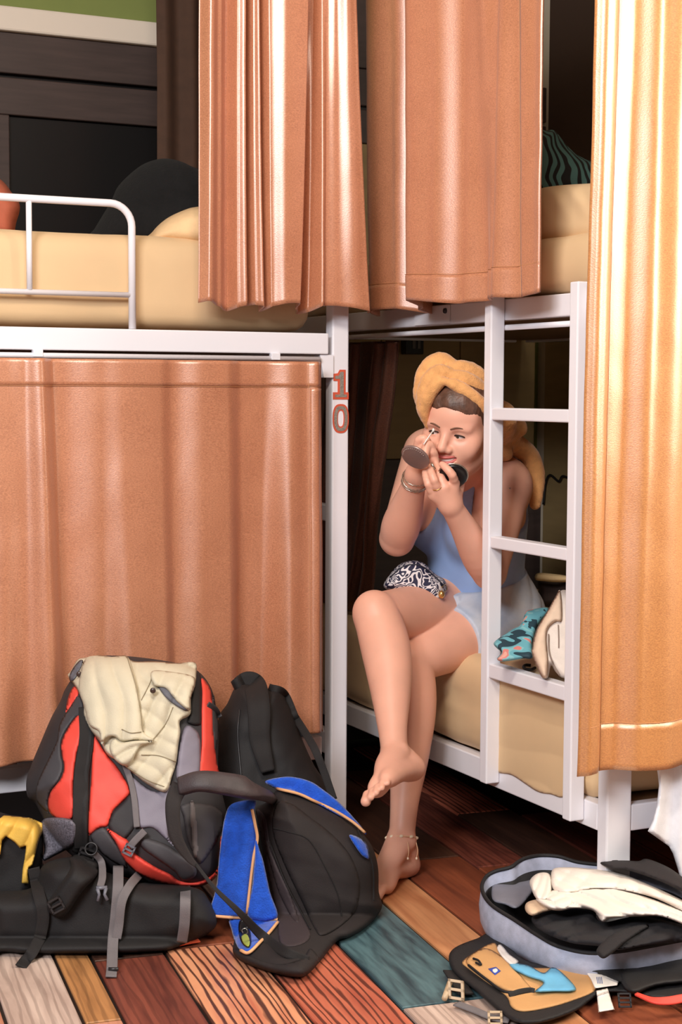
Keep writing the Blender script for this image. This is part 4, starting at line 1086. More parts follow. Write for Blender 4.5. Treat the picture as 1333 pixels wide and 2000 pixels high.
bagz = lambda X, Y: 3.46+(1310-Y)*.0006
bg_o = Soft(z5((610, 1110), (640, 960), (700, 830), (790, 680), (880, 520), (940, 450), (1010, 440), (1120, 500), (1150, 900), (1120, 1300), (1060, 1480), (960, 1480), (880, 1400), (830, 1330), (790, 1480), (720, 1470), (660, 1340), (600, 1180)), bagz, .035, .10, 14, 2.5, ((.003, .02, 2),))
beige = fabric('canvas_beige', (222, 196, 172)); cream = fabric('canvas_cream', (228, 216, 206))
hb = empty('shoulder_bag', bg_o.pt(1085, 1320), 'beige canvas bag with a flap on the mattress behind the ladder', 'bag')
bg_o.build('body', cream, hb)
patch('flap', bg_o, z5((610, 1110), (640, 960), (700, 830), (790, 680), (880, 520), (940, 450), (960, 780), (880, 810), (800, 880), (775, 1000), (790, 1200), (800, 1380), (780, 1480), (720, 1470), (660, 1340), (600, 1180)), .012, beige, hb, 6, 2.5, .006)
surf_tube('piping', bg_o, z5((800, 960), (805, 1150), (850, 1300), (930, 1450)), .0016, fabric('piping_grey', (150, 132, 122)), hb, .006)
surf_tube('seam', bg_o, z5((915, 850), (920, 1000), (920, 1120)), .0012, MATS['piping_grey'], hb, .004)
ht = [ONZ(x, y, .497) for x, y in z5((640, 1360), (590, 1385), (530, 1375), (505, 1350), (530, 1328), (590, 1330))]
tag(tube('hair_tie', ht, .0035, material('hair_tie_black', (24, 18, 18), rough=.7), None, 8, 30), 'black hair tie lying on the mattress edge by the ladder', 'hair tie')
tag(Soft(z5((640, 270), (700, 235), (960, 260), (1060, 290), (1060, 340), (900, 345), (760, 335), (650, 320)), 4.15, .02, .03, 6, 2.5).build('folded_paper', fabric('paper_cream', (206, 178, 132))), 'cream folded cloth at the back of the lower bunk beside the woman', 'cloth')
tag(Soft(z5((690, 330), (900, 350), (1060, 300), (1080, 600), (900, 640), (780, 640), (690, 600), (680, 420)), 4.25, .06, .06, 14, 2.5, ((.006, .03, 2),)).build('dark_garment', fabric('garment_dark', (46, 32, 28))), 'dark brown garment heaped on the lower bunk behind the beige bag', 'clothing')
# small dark socket box high on the wall inside the lower bunk
wx = empty('wall_socket', ONY(807, 690, YB-.03), 'small black socket box high on the wall inside the lower bunk', 'socket')
p0, p1 = ONY(790, 692, YB-.05), ONY(826, 655, YB-.05)
box('housing', (p0[0], YB-.06, p0[2]), (p1[0], YB-.0255, p1[2]), material('socket_black', (20, 18, 18), rough=.4), wx, .004)
for k in (.35, .62): box('switch', (lerp(p0[0], p1[0], k), YB-.064, lerp(p0[2], p1[2], .3)), (lerp(p0[0], p1[0], k+.16), YB-.0605, lerp(p0[2], p1[2], .75)), material('socket_grey', (96, 90, 84), rough=.5), wx, .001)
tag(tube('power_cable', [ONX(x, y, XW-.03) for x, y in ((1062, 985), (1066, 945), (1075, 928), (1092, 940), (1100, 930), (1120, 938))], .004, material('cable_black', (22, 20, 20), rough=.5), None, 8, 40), 'thin black cable on the wall behind the ladder', 'cable')

lm = [o for o in bpy.data.objects if o.name.startswith('mattress') and 'lower' in o['label']][0]
Soft([(955, 1322), (1030, 1342), (1108, 1366), (1108, 1450), (1106, 1550), (1075, 1551), (1050, 1546), (1025, 1530), (1000, 1514), (955, 1496), (955, 1400)], plane_x(XR-.0005), .004, .008, 5, 3, (), True, ridge(-.25, 1, 62, .003, .5, .012)).build('sheet_edge', sheet_mat, lm)

# ================================================================== things on the upper bunks
z6 = zmap(0, 0, 1.851); z7 = zmap(660, 0, 1.98)
def leaf_print():
    m = bpy.data.materials.new('leaf_print'); m.use_nodes = True; N = m.node_tree.nodes; L = m.node_tree.links; b = N['Principled BSDF']; b.inputs['Roughness'].default_value = .8
    tc = N.new('ShaderNodeTexCoord'); w = N.new('ShaderNodeTexWave'); w.inputs['Scale'].default_value = 14; w.inputs['Distortion'].default_value = 9; w.inputs['Detail'].default_value = 1; L.new(tc.outputs['Object'], w.inputs[0])
    r = N.new('ShaderNodeValToRGB'); r.color_ramp.elements[0].position = .35; r.color_ramp.elements[1].position = .5; r.color_ramp.elements[0].color = srgb(16, 16, 20); r.color_ramp.elements[1].color = srgb(84, 128, 128)
    L.new(w.outputs['Fac'], r.inputs[0]); L.new(r.outputs[0], b.inputs['Base Color']); return m
dv = Soft(z7((690, 760), (760, 740), (800, 725), (880, 715), (1000, 708), (1100, 700), (1150, 760), (1150, 960), (1000, 950), (900, 945), (800, 945), (690, 960)), lambda X, Y: 3.52-(X-1110)*.0016, .07, .22, 40, 4, ((.006, .012, 3),),
          fold=lambda X, Y: .006*np.sin((X-.45*Y)*.16)*np.clip((430-Y)/80, 0, 1))
tag(dv.build('duvet', sheet_mat), 'beige duvet rumpled on the upper right bunk beside the golden curtain', 'duvet')
tag(Soft(z7((700, 560), (760, 500), (805, 505), (840, 505), (885, 560), (930, 600), (995, 632), (1060, 680), (1060, 770), (700, 770)), 3.98, .09, .08, 40, 4, ((.004, .02, 1),)).build('pillow', leaf_print()), 'teal pillow with black leaf print on the upper right bunk', 'pillow')
fuzz = fabric('fleece_black', (9, 8, 9), 1.0, .3, 60, .6, 140, bdist=.003)
tag(Soft(z6((300, 900), (340, 830), (400, 730), (430, 670), (500, 605), (560, 578), (620, 575), (690, 600), (770, 660), (790, 900)), 3.98, .13, .10, 60, 4, ((.012, .014, 5), (.005, .04, 7))).build('fleece_jacket', fuzz), 'black fleece heaped on the upper left bunk beside the brown curtain', 'jacket')
tag(Soft(z6((540, 880), (552, 838), (600, 792), (660, 762), (710, 748), (800, 745), (860, 800), (860, 880)), 3.80, .08, .07, 30, 4, ((.004, .03, 8),)).build('pillow', fabric('pillow_beige', (226, 190, 144))), 'beige pillow tucked behind the copper curtain on the upper left bunk', 'pillow')
tag(Soft(z6((-120, 640), (-40, 630), (10, 655), (45, 700), (72, 742), (60, 800), (30, 860), (-120, 860)), 3.82, .08, .08, 30, 4, ((.004, .03, 9),)).build('pillow', fabric('pillow_rust', (176, 92, 66))), 'rust orange pillow behind the guard rail at the left edge', 'pillow')
# white cloth hanging at the right edge
z8 = zmap(840, 1460, 2.704)
wc = Soft(z8((1195, 60), (1420, 40), (1420, 820), (1355, 800), (1310, 640), (1285, 560), (1265, 522), (1152, 442), (1180, 385), (1200, 300), (1211, 200)), plane_y(2.632), .012, .008, 8, 3, (), False, fold=lambda X, Y: .010*np.sin((X-1270)*.11+.006*(Y-1500)))
tag(wc.build('hanging_sheet', fabric('sheet_white', (238, 238, 244), .8)), 'white cloth hanging below the golden curtain at the right edge', 'cloth')
# ================================================================== backpacks on the floor
z3 = zmap(0, 1250, 2.898); z4 = zmap(320, 1300, 2.898); zz = zmap(0, 1560, 5.127)
red_n = fabric('nylon_red', (236, 76, 62), .6, .06, 20, .15, 500); gry_n = fabric('nylon_grey', (66, 64, 68), .65, .08, 20, .15, 500); dgr_n = fabric('nylon_charcoal', (44, 41, 44), .7, .1, 20, .15, 500)
blk_n = fabric('nylon_black', (23, 20, 21), .75, .12, 24, .25, 420); lav_n = fabric('nylon_lavender', (128, 122, 136), .6, .1, 16, .15, 500); web_g = fabric('webbing_grey', (112, 106, 108), .8, .06, 40, .4, 700)
web_b = fabric('webbing_black', (27, 23, 23), .8, .08, 40, .4, 700); plas = material('buckle_plastic', (40, 38, 40), rough=.4); plas_g = material('buckle_grey', (112, 112, 122), rough=.4)
mesh_g = material('mesh_pocket', (122, 118, 130), rough=.8, col2=(70, 66, 74), nscale=260, bump=.5, bscale=260)
def buckle(name, c, ux, uy, w, h, mat, parent, bar=.0035, t=.004, bars=3):
    """ladder-lock buckle: frame with cross bars, as one moulded piece"""
    ux, uy = unit(ux), unit(uy); nz = np.cross(ux, uy); M = Matrix([[*(ux[i], uy[i], nz[i], c[i])] for i in range(3)]+[[0, 0, 0, 1]])
    bm = bmesh.new()
    def bx(x0, x1, y0, y1):
        r_ = bmesh.ops.create_cube(bm, size=1)['verts']
        for v in r_: v.co = Vector(((x0+x1)/2+v.co.x*(x1-x0), (y0+y1)/2+v.co.y*(y1-y0), v.co.z*t))
    bx(-w/2, -w/2+bar, -h/2, h/2); bx(w/2-bar, w/2, -h/2, h/2)
    for k in range(bars): y = -h/2+bar/2+(h-bar)*k/(bars-1); bx(-w/2, w/2, y-bar/2, y+bar/2)
    bmesh.ops.transform(bm, matrix=M, verts=bm.verts[:])
    return bmobj(name, bm, mat, parent)
# ---- the red and grey trekking pack
pk_z = floor_lim(lambda X, Y: 3.335+(1720-Y)*.00034)
pk = Soft(z3((380, 260), (340, 350), (290, 440), (230, 580), (180, 700), (150, 790), (155, 885), (200, 925), (240, 1000), (290, 1100), (420, 1230), (560, 1300), (700, 1340), (850, 1385), (1030, 1402), (1150, 1390), (1230, 1330), (1272, 1180), (1285, 1000), (1250, 830), (1235, 700), (1240, 520), (1225, 390), (1195, 270), (1120, 175), (1000, 130), (700, 90), (500, 110)),
          pk_z, .13, .075, 90, 4, ((.004, .012, 2), (.003, .03, 4)))
trek = empty('trekking_backpack', pk.pt(250, 1700)*np.array([1, 1, 0]), 'big red and grey trekking backpack leaning on the curtain with khaki shorts thrown over it', 'backpack')
pk.build('main_bag', dgr_n, trek)
base_z = floor_lim(3.27)
bs = Soft(z3((-90, 1440), (30, 1420), (180, 1400), (250, 1270), (420, 1230), (560, 1300), (800, 1370), (1100, 1400), (1190, 1480), (1230, 1600), (1150, 1680), (1000, 1740), (920, 1760), (700, 1772), (480, 1775), (200, 1775), (30, 1765), (-90, 1755)), base_z, .085, .14, 45, 4, ((.006, .014, 7),))
bs.build('harness_pad', blk_n, trek)
def pp(name, mat, t, pts, R_=5, lift=.001, wr=(), surf=pk): return patch(name, surf, z3(*pts), t, mat, trek, R_, 3.5, lift, True, wr)
pp('panel', red_n, .004, [(418, 262), (446, 300), (405, 370), (372, 410), (384, 330)])
pp('panel', gry_n, .004, [(440, 310), (470, 360), (466, 425), (420, 445), (350, 555), (343, 640), (358, 715), (335, 790), (285, 860), (268, 930), (282, 985), (220, 930), (205, 880), (215, 800), (300, 620), (325, 560), (340, 470), (400, 372)])
pp('panel', red_n, .006, [(470, 420), (458, 560), (434, 650), (417, 800), (412, 1005), (345, 1020), (288, 985), (270, 930), (287, 860), (340, 790), (362, 720), (347, 640), (352, 560), (420, 445)])
pp('panel', red_n, .006, [(532, 540), (600, 640), (680, 740), (738, 858), (690, 920), (640, 970), (612, 1050), (560, 1065), (508, 1105), (497, 1080), (503, 950), (514, 800), (522, 640)])
pp('panel', dgr_n, .006, [(742, 872), (770, 960), (766, 1050), (720, 1118), (690, 1128), (615, 1062), (642, 972), (692, 922)])
pp('panel', lav_n, .006, [(690, 690), (760, 780), (890, 860), (1000, 810), (975, 1000), (955, 1110), (1005, 1185), (930, 1120), (860, 1062), (785, 1058), (765, 900), (720, 790)], wr=((.004, .02, 3),))
pp('panel', lav_n, .012, [(995, 770), (1040, 500), (1120, 520), (1140, 640), (1128, 765), (1050, 785)], 8, wr=((.004, .03, 5),))
pp('panel', red_n, .006, [(1142, 215), (1190, 272), (1206, 380), (1214, 560), (1230, 700), (1240, 770), (1132, 768), (1142, 600), (1142, 430), (1146, 300)])
pp('panel', blk_n, .008, [(1112, 185), (1140, 222), (1142, 380), (1137, 480), (1062, 470), (1075, 420), (1082, 340)])
pp('panel', gry_n, .004, [(1208, 300), (1226, 400), (1240, 520), (1217, 640), (1205, 540), (1198, 430)])
pp('panel', gry_n, .008, [(1030, 930), (1180, 930), (1250, 970), (1268, 1010), (1248, 1100), (1150, 1258), (1112, 1240), (1062, 1130), (1040, 1010)])
pp('stripe', web_g, .010, [(1072, 940), (1108, 940), (1128, 1200), (1092, 1205)], 3, .003)
pp('panel', gry_n, .007, [(512, 1110), (560, 1067), (600, 1067), (645, 1130), (690, 1200), (722, 1290), (650, 1262), (560, 1192)])
pp('trim_panel', red_n, .016, [(602, 1065), (720, 1130), (745, 1190), (865, 1275), (965, 1325), (1015, 1362), (1100, 1372), (1180, 1345), (1238, 1275), (1250, 1110), (1272, 1180), (1235, 1325), (1150, 1388), (1030, 1400), (900, 1372), (780, 1322), (700, 1242), (655, 1150)], 7, wr=((.005, .03, 6),))
pp('pocket', gry_n, .012, [(815, 1120), (930, 1152), (1010, 1202), (1100, 1270), (1108, 1335), (1035, 1362), (985, 1308), (885, 1238), (800, 1172)], 7, .003)
pp('pocket', mesh_g, .02, [(250, 1012), (420, 1022), (428, 1140), (400, 1172), (310, 1222), (240, 1250), (252, 1180), (236, 1100)], 10, .01, ((.006, .03, 2),))
surf_strap('compression_strap', pk, z3((480, 380), (490, 560), (462, 760), (455, 1000), (462, 1180)), [.026, .03, .03, .03, .028], web_b, trek, .010, .003, 40)
pp('wide_strap', blk_n, .006, [(472, 430), (530, 520), (520, 640), (510, 760), (504, 900), (500, 1050), (500, 1150), (480, 1200), (410, 1200), (420, 1100), (412, 1000), (416, 800), (440, 640), (465, 540)], 5, .004)
surf_strap('side_strap', pk, z3((1175, 368), (1215, 395), (1240, 440)), .016, gry_n, trek, .010)
surf_strap('compression_strap', pk, z3((705, 700), (740, 800), (760, 900), (775, 1060)), .012, web_g, trek, .012)
# buckles and the padded shoulder strap hanging in front
bz = lambda x, y, d=.0: bs.pt(x/2.898, 1250+y/2.898, d)
sh_f = Soft(z3((395, 1230), (470, 1215), (560, 1260), (550, 1330), (470, 1420), (370, 1560), (300, 1560), (265, 1500), (330, 1400), (400, 1290)), floor_lim(lambda X, Y: bs.front_at(X, Y)-.012), .03, .012, 14, 3.5)
sh_f.build('shoulder_pad', blk_n, trek)
surf_strap('dangling_strap', bs, z3((190, 1290), (215, 1420), (245, 1560), (225, 1690)), .024, web_b, trek, .014)
st_end = [bz(225, 1690, .014), ONZ(60, 1860, .02), ONZ(50, 1875, .008), ONZ(42, 1888, .004)]
strap('strap_end', [bz(225, 1690, .014), bz(180, 1770, .02), ONZ(50, 1876, .005), ONZ(41, 1888, .003)], .023, web_b, trek, .003, facing=[[0, -.5, .8]])
buckle('buckle', sh_f.pt(110, 1768, .006), CR+CU*.55, CU-CR*.55, .028, .028, plas, trek)
buckle('buckle', pk.pt(170, 1668, .03), CR-CU*.35, CU+CR*.35, .034, .024, plas, trek, .004)
vs, fs = tube_geo(ring_pts(pk.pt(178, 1658, .03), -CF+CU*.3, .012, 24), .0018, 8, True); mesh('ring', vs, fs, plas, trek)
P = [pk.pt(186, 1668, .03), bz(575, 1260, .03), bz(580, 1340, .02), bz(568, 1395, .02)]
strap('webbing', P, [.012, .014, .015, .014], web_g, trek, .003)
bc = bz(580, 1435, .02); clip = empty('clip_buckle', bc); clip.parent = trek; clip.location = Vector(bc.tolist())-wloc(trek)
bpy.data.objects.remove(clip)
cl_o = tube('clip_buckle', [bz(552, 1408, .02), bz(562, 1440, .02), bz(555, 1476, .02)], [.004, .003, .0035], plas_g, trek, 8)
tube('prong', [bz(600, 1404, .02), bz(592, 1440, .02), bz(608, 1472, .02)], [.004, .003, .0035], plas_g, cl_o, 8); tube('crossbar', [bz(545, 1405, .02), bz(606, 1401, .02)], .004, plas_g, cl_o, 8)
strap('hanging_strap', [bz(670, 1280, .03), bz(668, 1400, .022), bz(655, 1560, .016), bz(640, 1700, .014), ONZ(219, 1885, .012), ONZ(217, 1908, .004)], .021, web_g, trek, .003, 40)
strap('hanging_strap', [pk.pt(272, 1708, .01), bz(735, 1390, .025), bz(690, 1480, .022), bz(672, 1620, .018), bz(660, 1690, .018)], .018, web_g, trek, .003, 40)
tube('strap_slider', [ONZ(212, 1893, .011), ONZ(231, 1893, .011)], .004, plas, trek, 8)
strap('hanging_strap', [pk.pt(362, 1730, .006), bz(1050, 1460, .02), bz(1045, 1600, .016), bz(1030, 1710, .012)], .021, web_g, trek, .003, 30)
buckle('buckle', pk.pt(252, 1660, .024), CR-CU*.5, CU+CR*.5, .022, .022, plas_g, trek)
surf_strap('webbing', pk, z3((735, 1170), (770, 1130), (820, 1080)), .014, web_g, trek, .022)
tag(strap('loose_strap_tab', [ONZ(338, 1846, .006), ONZ(362, 1840, .010), ONZ(388, 1836, .006)], .014, fabric('tab_orange', (232, 96, 60)), None, .003, facing=[[0, -.4, .9]]), 'small orange fabric tab lying on the floor under the red backpack', 'tab')
# khaki shorts thrown over the top
kh = fabric('khaki_cotton', (206, 196, 172), .9, .07, 12, .35, 380); kh_in = fabric('khaki_pocket', (104, 104, 112)); stitch = fabric('khaki_stitch', (150, 136, 110))
shz = lambda X, Y: pk.front_at(X, Y)-.006
k1_ = Soft(z3((385, 205), (402, 175), (440, 112), (480, 100), (560, 86), (620, 96), (700, 90), (760, 120), (880, 120), (1000, 130), (1105, 128), (1112, 200), (1105, 260), (1082, 330), (1078, 420), (1020, 460), (1022, 520), (1010, 600), (1000, 690), (975, 770), (938, 860), (840, 820), (760, 760), (700, 712), (685, 680), (640, 672), (600, 640), (570, 580), (505, 500), (472, 420), (470, 360), (432, 272)), shz, .016, .006, 7, 3,
           ((.002, .016, 3),), fold=folds(ridge(.9, .5, 44, .013, .7, .012), ridge(.6, -.8, 30, .005, .8, .015, 1.0)))
shorts = empty('khaki_shorts', k1_.pt(265, 1400), 'khaki cotton shorts thrown over the top of the red backpack', 'shorts')
k1_.build('leg', kh, shorts)
k2_ = Soft(z3((480, 112), (560, 88), (640, 96), (722, 92), (760, 200), (785, 320), (800, 430), (812, 520), (868, 560), (866, 572), (760, 568), (690, 576), (640, 545), (600, 560), (575, 590), (560, 520), (505, 480), (478, 380), (445, 260)), lambda X, Y: pk.front_at(X, Y)-.030, .012, .022, 4, 3, (), fold=folds(ridge(1, -.12, 38, .010, .5, .012, .6)))
k2_.build('leg', kh, shorts)
k3_ = Soft(z3((858, 178), (960, 178), (1100, 210), (1092, 290), (1078, 345), (1075, 400), (1000, 345), (940, 275), (872, 255)), lambda X, Y: k1_.front_at(X, Y)-.012, .010, .008, 4, 3)
k3_.build('waistband', kh, shorts)
patch('pocket_lining', k1_, z3((895, 255), (960, 262), (1010, 320), (1068, 385), (1050, 400), (985, 365), (930, 315)), .006, kh_in, shorts, 4, 3, .004)
patch('waist_lining', k1_, z3((392, 205), (410, 165), (450, 115), (472, 120), (452, 165), (425, 215), (400, 235)), .008, kh_in, shorts, 4, 3, .008)
for a, b_ in ((448, 193), (866, 286)): blob('button', k1_.pt(a/2.898, 1250+b_/2.898, .016), (.0062, .0062, .003), np.stack([CR, CU, CF], 1), material('button_dark', (66, 50, 44), rough=.35), shorts, 14)
for ln in (((720, 95), (770, 260), (800, 420), (812, 520)), ((690, 505), (740, 525), (800, 520)),):
    surf_tube('seam', k2_, z3(*ln), .0009, stitch, shorts, .002)
for ln in (((800, 340), (850, 240), (862, 180)), ((720, 720), (830, 790), (930, 830)), ((800, 650), (900, 655), (1000, 690)), ((980, 380), (940, 470), (870, 560)), ((470, 130), (500, 230), (560, 330), (600, 420))):
    surf_tube('seam', k1_, z3(*ln), .0009, stitch, shorts, .002)
hemf = Soft(z3((690, 580), (760, 570), (868, 572), (800, 600), (770, 640), (745, 690), (700, 712), (640, 665), (620, 600), (650, 560)), lambda X, Y: pk.front_at(X, Y)-.036, .012, .022, 4, 3, (), True, folds(ridge(.5, 1, 26, .010, .6, .02, .3)))
hemf.build('turned_hem', kh, shorts)

# ---- yellow-trimmed bag at the left edge
yb = Soft([(-60, 1590), (20, 1592), (70, 1605), (84, 1640), (80, 1700), (62, 1745), (30, 1775), (-60, 1790)], floor_lim(3.37), .07, .08, 24, 4, ((.006, .02, 3),))
ybag = empty('dry_bag', yb.pt(20, 1740)*np.array([1, 1, 0]), 'black bag with a yellow rain cover at the left edge beside the red backpack', 'bag')
yb.build('body', blk_n, ybag)
Soft(zz((-60, 190), (0, 195), (40, 165), (180, 175), (300, 190), (390, 228), (432, 245), (430, 330), (400, 385), (372, 480), (345, 600), (326, 668), (288, 692), (278, 760), (288, 850), (216, 848), (224, 720), (246, 600), (262, 470), (195, 490), (150, 440), (60, 375), (20, 420), (5, 560), (-60, 600)), lambda X, Y: yb.front_at(X, Y)-.014, .006, .006, 3, 2, (), False, ridge(.8, .6, 30, .008, .6, .02)).build('rain_cover', fabric('nylon_yellow', (236, 190, 84), .55), ybag)

# ---- black rucksack standing behind
rk_z = floor_lim(lambda X, Y: 3.60+(1500-Y)*.0002)
rs = Soft(z4((310, 300), (360, 215), (400, 130), (440, 100), (520, 110), (580, 130), (620, 120), (665, 135), (700, 200), (745, 300), (790, 430), (850, 560), (905, 650), (950, 800), (960, 1100), (900, 1240), (400, 1240), (330, 1000), (300, 700), (288, 500)), rk_z, .12, .075, 60, 4, ((.006, .012, 9), (.004, .03, 3)))
ruck = empty('rucksack', rs.pt(540, 1600)*np.array([1, 1, 0]), 'plain black rucksack standing against the curtain behind the other bags', 'backpack')
rs.build('body', blk_n, ruck)
surf_strap('shoulder_strap', rs, z4((408, 118), (470, 90), (520, 120), (540, 260), (545, 420), (590, 600)), [.03, .045, .05, .05, .045, .03], web_b, ruck, .014, .012, 40)
surf_strap('shoulder_strap', rs, z4((600, 128), (680, 160), (740, 290), (790, 400)), .02, web_b, ruck, .012, .006, 30)
strap('webbing', [rs.pt(575, 1397, .004), W(612, 1457, 3.50), W(634, 1510, 3.48), W(652, 1562, 3.47)], .017, web_b, ruck, .003, 30)
surf_tube('zip', rs, z4((430, 250), (420, 400), (440, 640)), .002, web_g if False else plas, ruck, .002)

# ---- black daypack in front
dp_z = floor_lim(lambda X, Y: 3.42+0*X)
dp = Soft(z4((588, 770), (640, 705), (700, 692), (800, 732), (900, 790), (1000, 850), (1100, 925), (1150, 975), (1190, 1045), (1215, 1150), (1218, 1280), (1236, 1370), (1160, 1470), (1060, 1535), (980, 1562), (890, 1670), (815, 1748), (760, 1764), (640, 1745), (500, 1700), (410, 1652), (392, 1590), (430, 1500), (540, 1350), (560, 1150), (555, 950), (520, 815)), dp_z, .12, .10, 80, 4, ((.006, .012, 1), (.003, .03, 6)))
day_m = fabric('daypack_black', (34, 27, 27), .8, .12, 14, .25, 420); day_s = fabric('daypack_side', (56, 45, 48), .75, .1, 14, .2, 420)
day = empty('daypack', dp.pt(590, 1880)*np.array([1, 1, 0]), 'black daypack slumped in front with a blue towel draped over it', 'backpack')
dp.build('body', day_m, day)
def dpp(name, mat, t, pts, R_=6, lift=.001, wr=()): return patch(name, dp, z4(*pts), t, mat, day, R_, 3.5, lift, True, wr)
dpp('side_panel', day_s, .006, [(524, 815), (578, 862), (600, 1000), (640, 1120), (700, 1250), (770, 1370), (828, 1490), (820, 1555), (740, 1590), (660, 1570), (640, 1440), (590, 1180), (545, 950)])
dpp('piping_panel', day_s, .010, [(545, 850), (572, 868), (590, 990), (640, 1120), (720, 1290), (770, 1440), (730, 1440), (650, 1290), (600, 1130), (560, 980)], 4, .003)
dpp('front_panel', day_m, .010, [(640, 780), (720, 780), (820, 850), (960, 960), (1060, 1080), (1110, 1230), (1090, 1380), (1010, 1470), (900, 1530), (850, 1480), (780, 1330), (680, 1120), (615, 930)], 10)
dpp('base_panel', day_m, .010, [(400, 1600), (500, 1650), (640, 1690), (780, 1660), (830, 1600), (880, 1670), (815, 1745), (760, 1760), (640, 1742), (500, 1697), (412, 1650)], 8)
seam_b = fabric('seam_black', (22, 18, 18))
for ln in (((620, 920), (700, 940), (820, 985), (910, 1130), (985, 1290), (1010, 1420)), ((600, 1000), (700, 1250), (830, 1490)), ((1100, 930), (1180, 1120), (1190, 1330))): surf_tube('seam', dp, z4(*ln), .0016, seam_b, day, .011)
pad = [dp.pt(530, 1558, .012), W(490, 1541, 3.20), W(440, 1531, 3.15), W(390, 1526, 3.14), W(352, 1536, 3.15)]
strap('shoulder_strap', pad, [.040, .046, .044, .04, .036], fabric('strap_worn', (58, 48, 50), .55, .25, 40), day, .016, 40, facing=[[-.25, -.75, .6]], puff=.3)
strap('strap_fold', [W(352, 1534, 3.155), W(338, 1570, 3.13), W(343, 1630, 3.12), W(366, 1672, 3.12), W(385, 1692, 3.12)], [.034, .03, .026, .016, .008], day_m, day, .010, 30)
strap('webbing', [W(383, 1688, 3.115), W(420, 1735, 3.10), W(466, 1780, 3.09), dp.pt(515, 1830, .03), dp.pt(560, 1860, .02), dp.pt(604, 1874, .012)], [.006, .008, .012, .020, .020, .012], web_b, day, .003, 50)
# blue towel over the daypack
tow = fabric('towel_blue', (28, 84, 196), .95, .18, 60, .7, 300, sheen=.35, bdist=.003); pipe = fabric('piping_tan', (228, 172, 124))
tz = lambda X, Y: np.minimum(dp.front_at(X, Y)-.008, 3.27)
towel = empty('blue_towel', dp.pt(470, 1780), 'bright blue towel with tan piped edges draped over the black daypack', 'towel')
def tw_(pts, zf, fold=None, t=.010): s_ = Soft(z4(*pts), zf, t, .006, 6, 3, ((.002, .018, 4),), True, fold); return s_
t1 = tw_([(372, 795), (430, 768), (520, 765), (510, 830), (520, 900), (533, 980), (515, 1080), (494, 1240), (474, 1405), (400, 1425), (258, 1420), (252, 1408), (298, 1250), (312, 1100), (330, 950), (346, 860)], tz, lambda X, Y: .006*np.sin((X+.1*Y)*.11))
t1.build('cloth', tow, towel)
t2 = tw_([(520, 980), (545, 1050), (565, 1110), (602, 1280), (642, 1430), (478, 1425), (500, 1250), (512, 1110)], lambda X, Y: tz(X, Y)-.006); t2.build('cloth', tow, towel)
t3 = tw_([(375, 1438), (480, 1432), (648, 1442), (645, 1460), (600, 1510), (550, 1562), (482, 1625), (432, 1610), (402, 1560), (385, 1500)], lambda X, Y: tz(X, Y)+.002); t3.build('cloth', tow, towel)
t4z = lambda X, Y: dp.front_at(X, Y)-.012
t4 = tw_([(575, 655), (680, 630), (760, 635), (840, 660), (900, 700), (990, 770), (1080, 865), (1145, 945), (1130, 948), (1060, 890), (960, 830), (850, 772), (760, 735), (640, 700)], t4z); t4.build('cloth', tow, towel)
t5 = tw_([(1050, 960), (1100, 970), (1150, 1010), (1165, 1090), (1130, 1080), (1090, 1030)], lambda X, Y: t4z(X, Y)+.004); t5.build('cloth', tow, towel)
for sf, ln in ((t4, ((640, 696), (760, 725), (850, 765), (970, 822), (1070, 885), (1140, 945))), (t1, ((500, 815), (518, 900), (530, 980), (510, 1080), (490, 1240), (472, 1402))), (t1, ((254, 1416), (370, 1424), (472, 1428), (560, 1432), (645, 1437))), (t3, ((645, 1452), (600, 1508), (550, 1560), (482, 1624), (436, 1612)))):
    surf_tube('piping', sf, z4(*ln), .0032, pipe, towel, .005, 36, 8)
kc = empty('key_fob', t3.pt(478, 1820, .02), 'small black and lime key fob dangling on the blue towel', 'key fob')
kf = Soft(z4((425, 1455), (455, 1430), (485, 1480), (495, 1560), (480, 1595), (445, 1575), (425, 1520)), lambda X, Y: t3.front_at(X, Y)-.008, .005, .004, 4, 2); kf.build('tag', material('fob_black', (18, 18, 20), rough=.3), kc)
patch('lime_mark', kf, z4((440, 1530), (470, 1520), (488, 1560), (478, 1590), (450, 1570)), .002, material('fob_lime', (176, 186, 70), rough=.4), kc, 2, 1.5, .001)
vs, fs = tube_geo(ring_pts(kf.pt(478, 1818, .008), -CF, .005, 20), .001, 6, True); mesh('key_ring', vs, fs, MATS['silver'], kc)
# ================================================================== the open grey backpack at lower right
heather = fabric('heather_grey', (176, 180, 200), .85, .14, 45, .3, 420); lining_k = fabric('lining_black', (26, 24, 26), .7); tan_l = fabric('lining_tan', (206, 156, 102), .7, .08, 10, .25, 300)
rim = [(942, 1737, .095), (949, 1714, .105), (968, 1702, .115), (998, 1694, .125), (1012, 1684, .13), (1028, 1676, .135), (1056, 1671, .135), (1092, 1673, .135), (1130, 1684, .125), (1190, 1691, .12), (1260, 1702, .12), (1335, 1728, .11), (1385, 1780, .09), (1378, 1828, .07), (1333, 1836, .066), (1270, 1848, .066), (1210, 1858, .066), (1150, 1861, .066), (1091, 1848, .067), (1050, 1826, .071), (1006, 1797, .078), (960, 1767, .088)]
Rm = np.array([ONZ(*r_) for r_ in rim]); Rm = np.vstack([round_poly(Rm, 5)])
cen = Rm.mean(0)
def ringv(scale, z): q = Rm.copy(); q[:, :2] = cen[:2]+(Rm[:, :2]-cen[:2])*scale; q[:, 2] = z if np.ndim(z) else np.full(len(q), z); return q
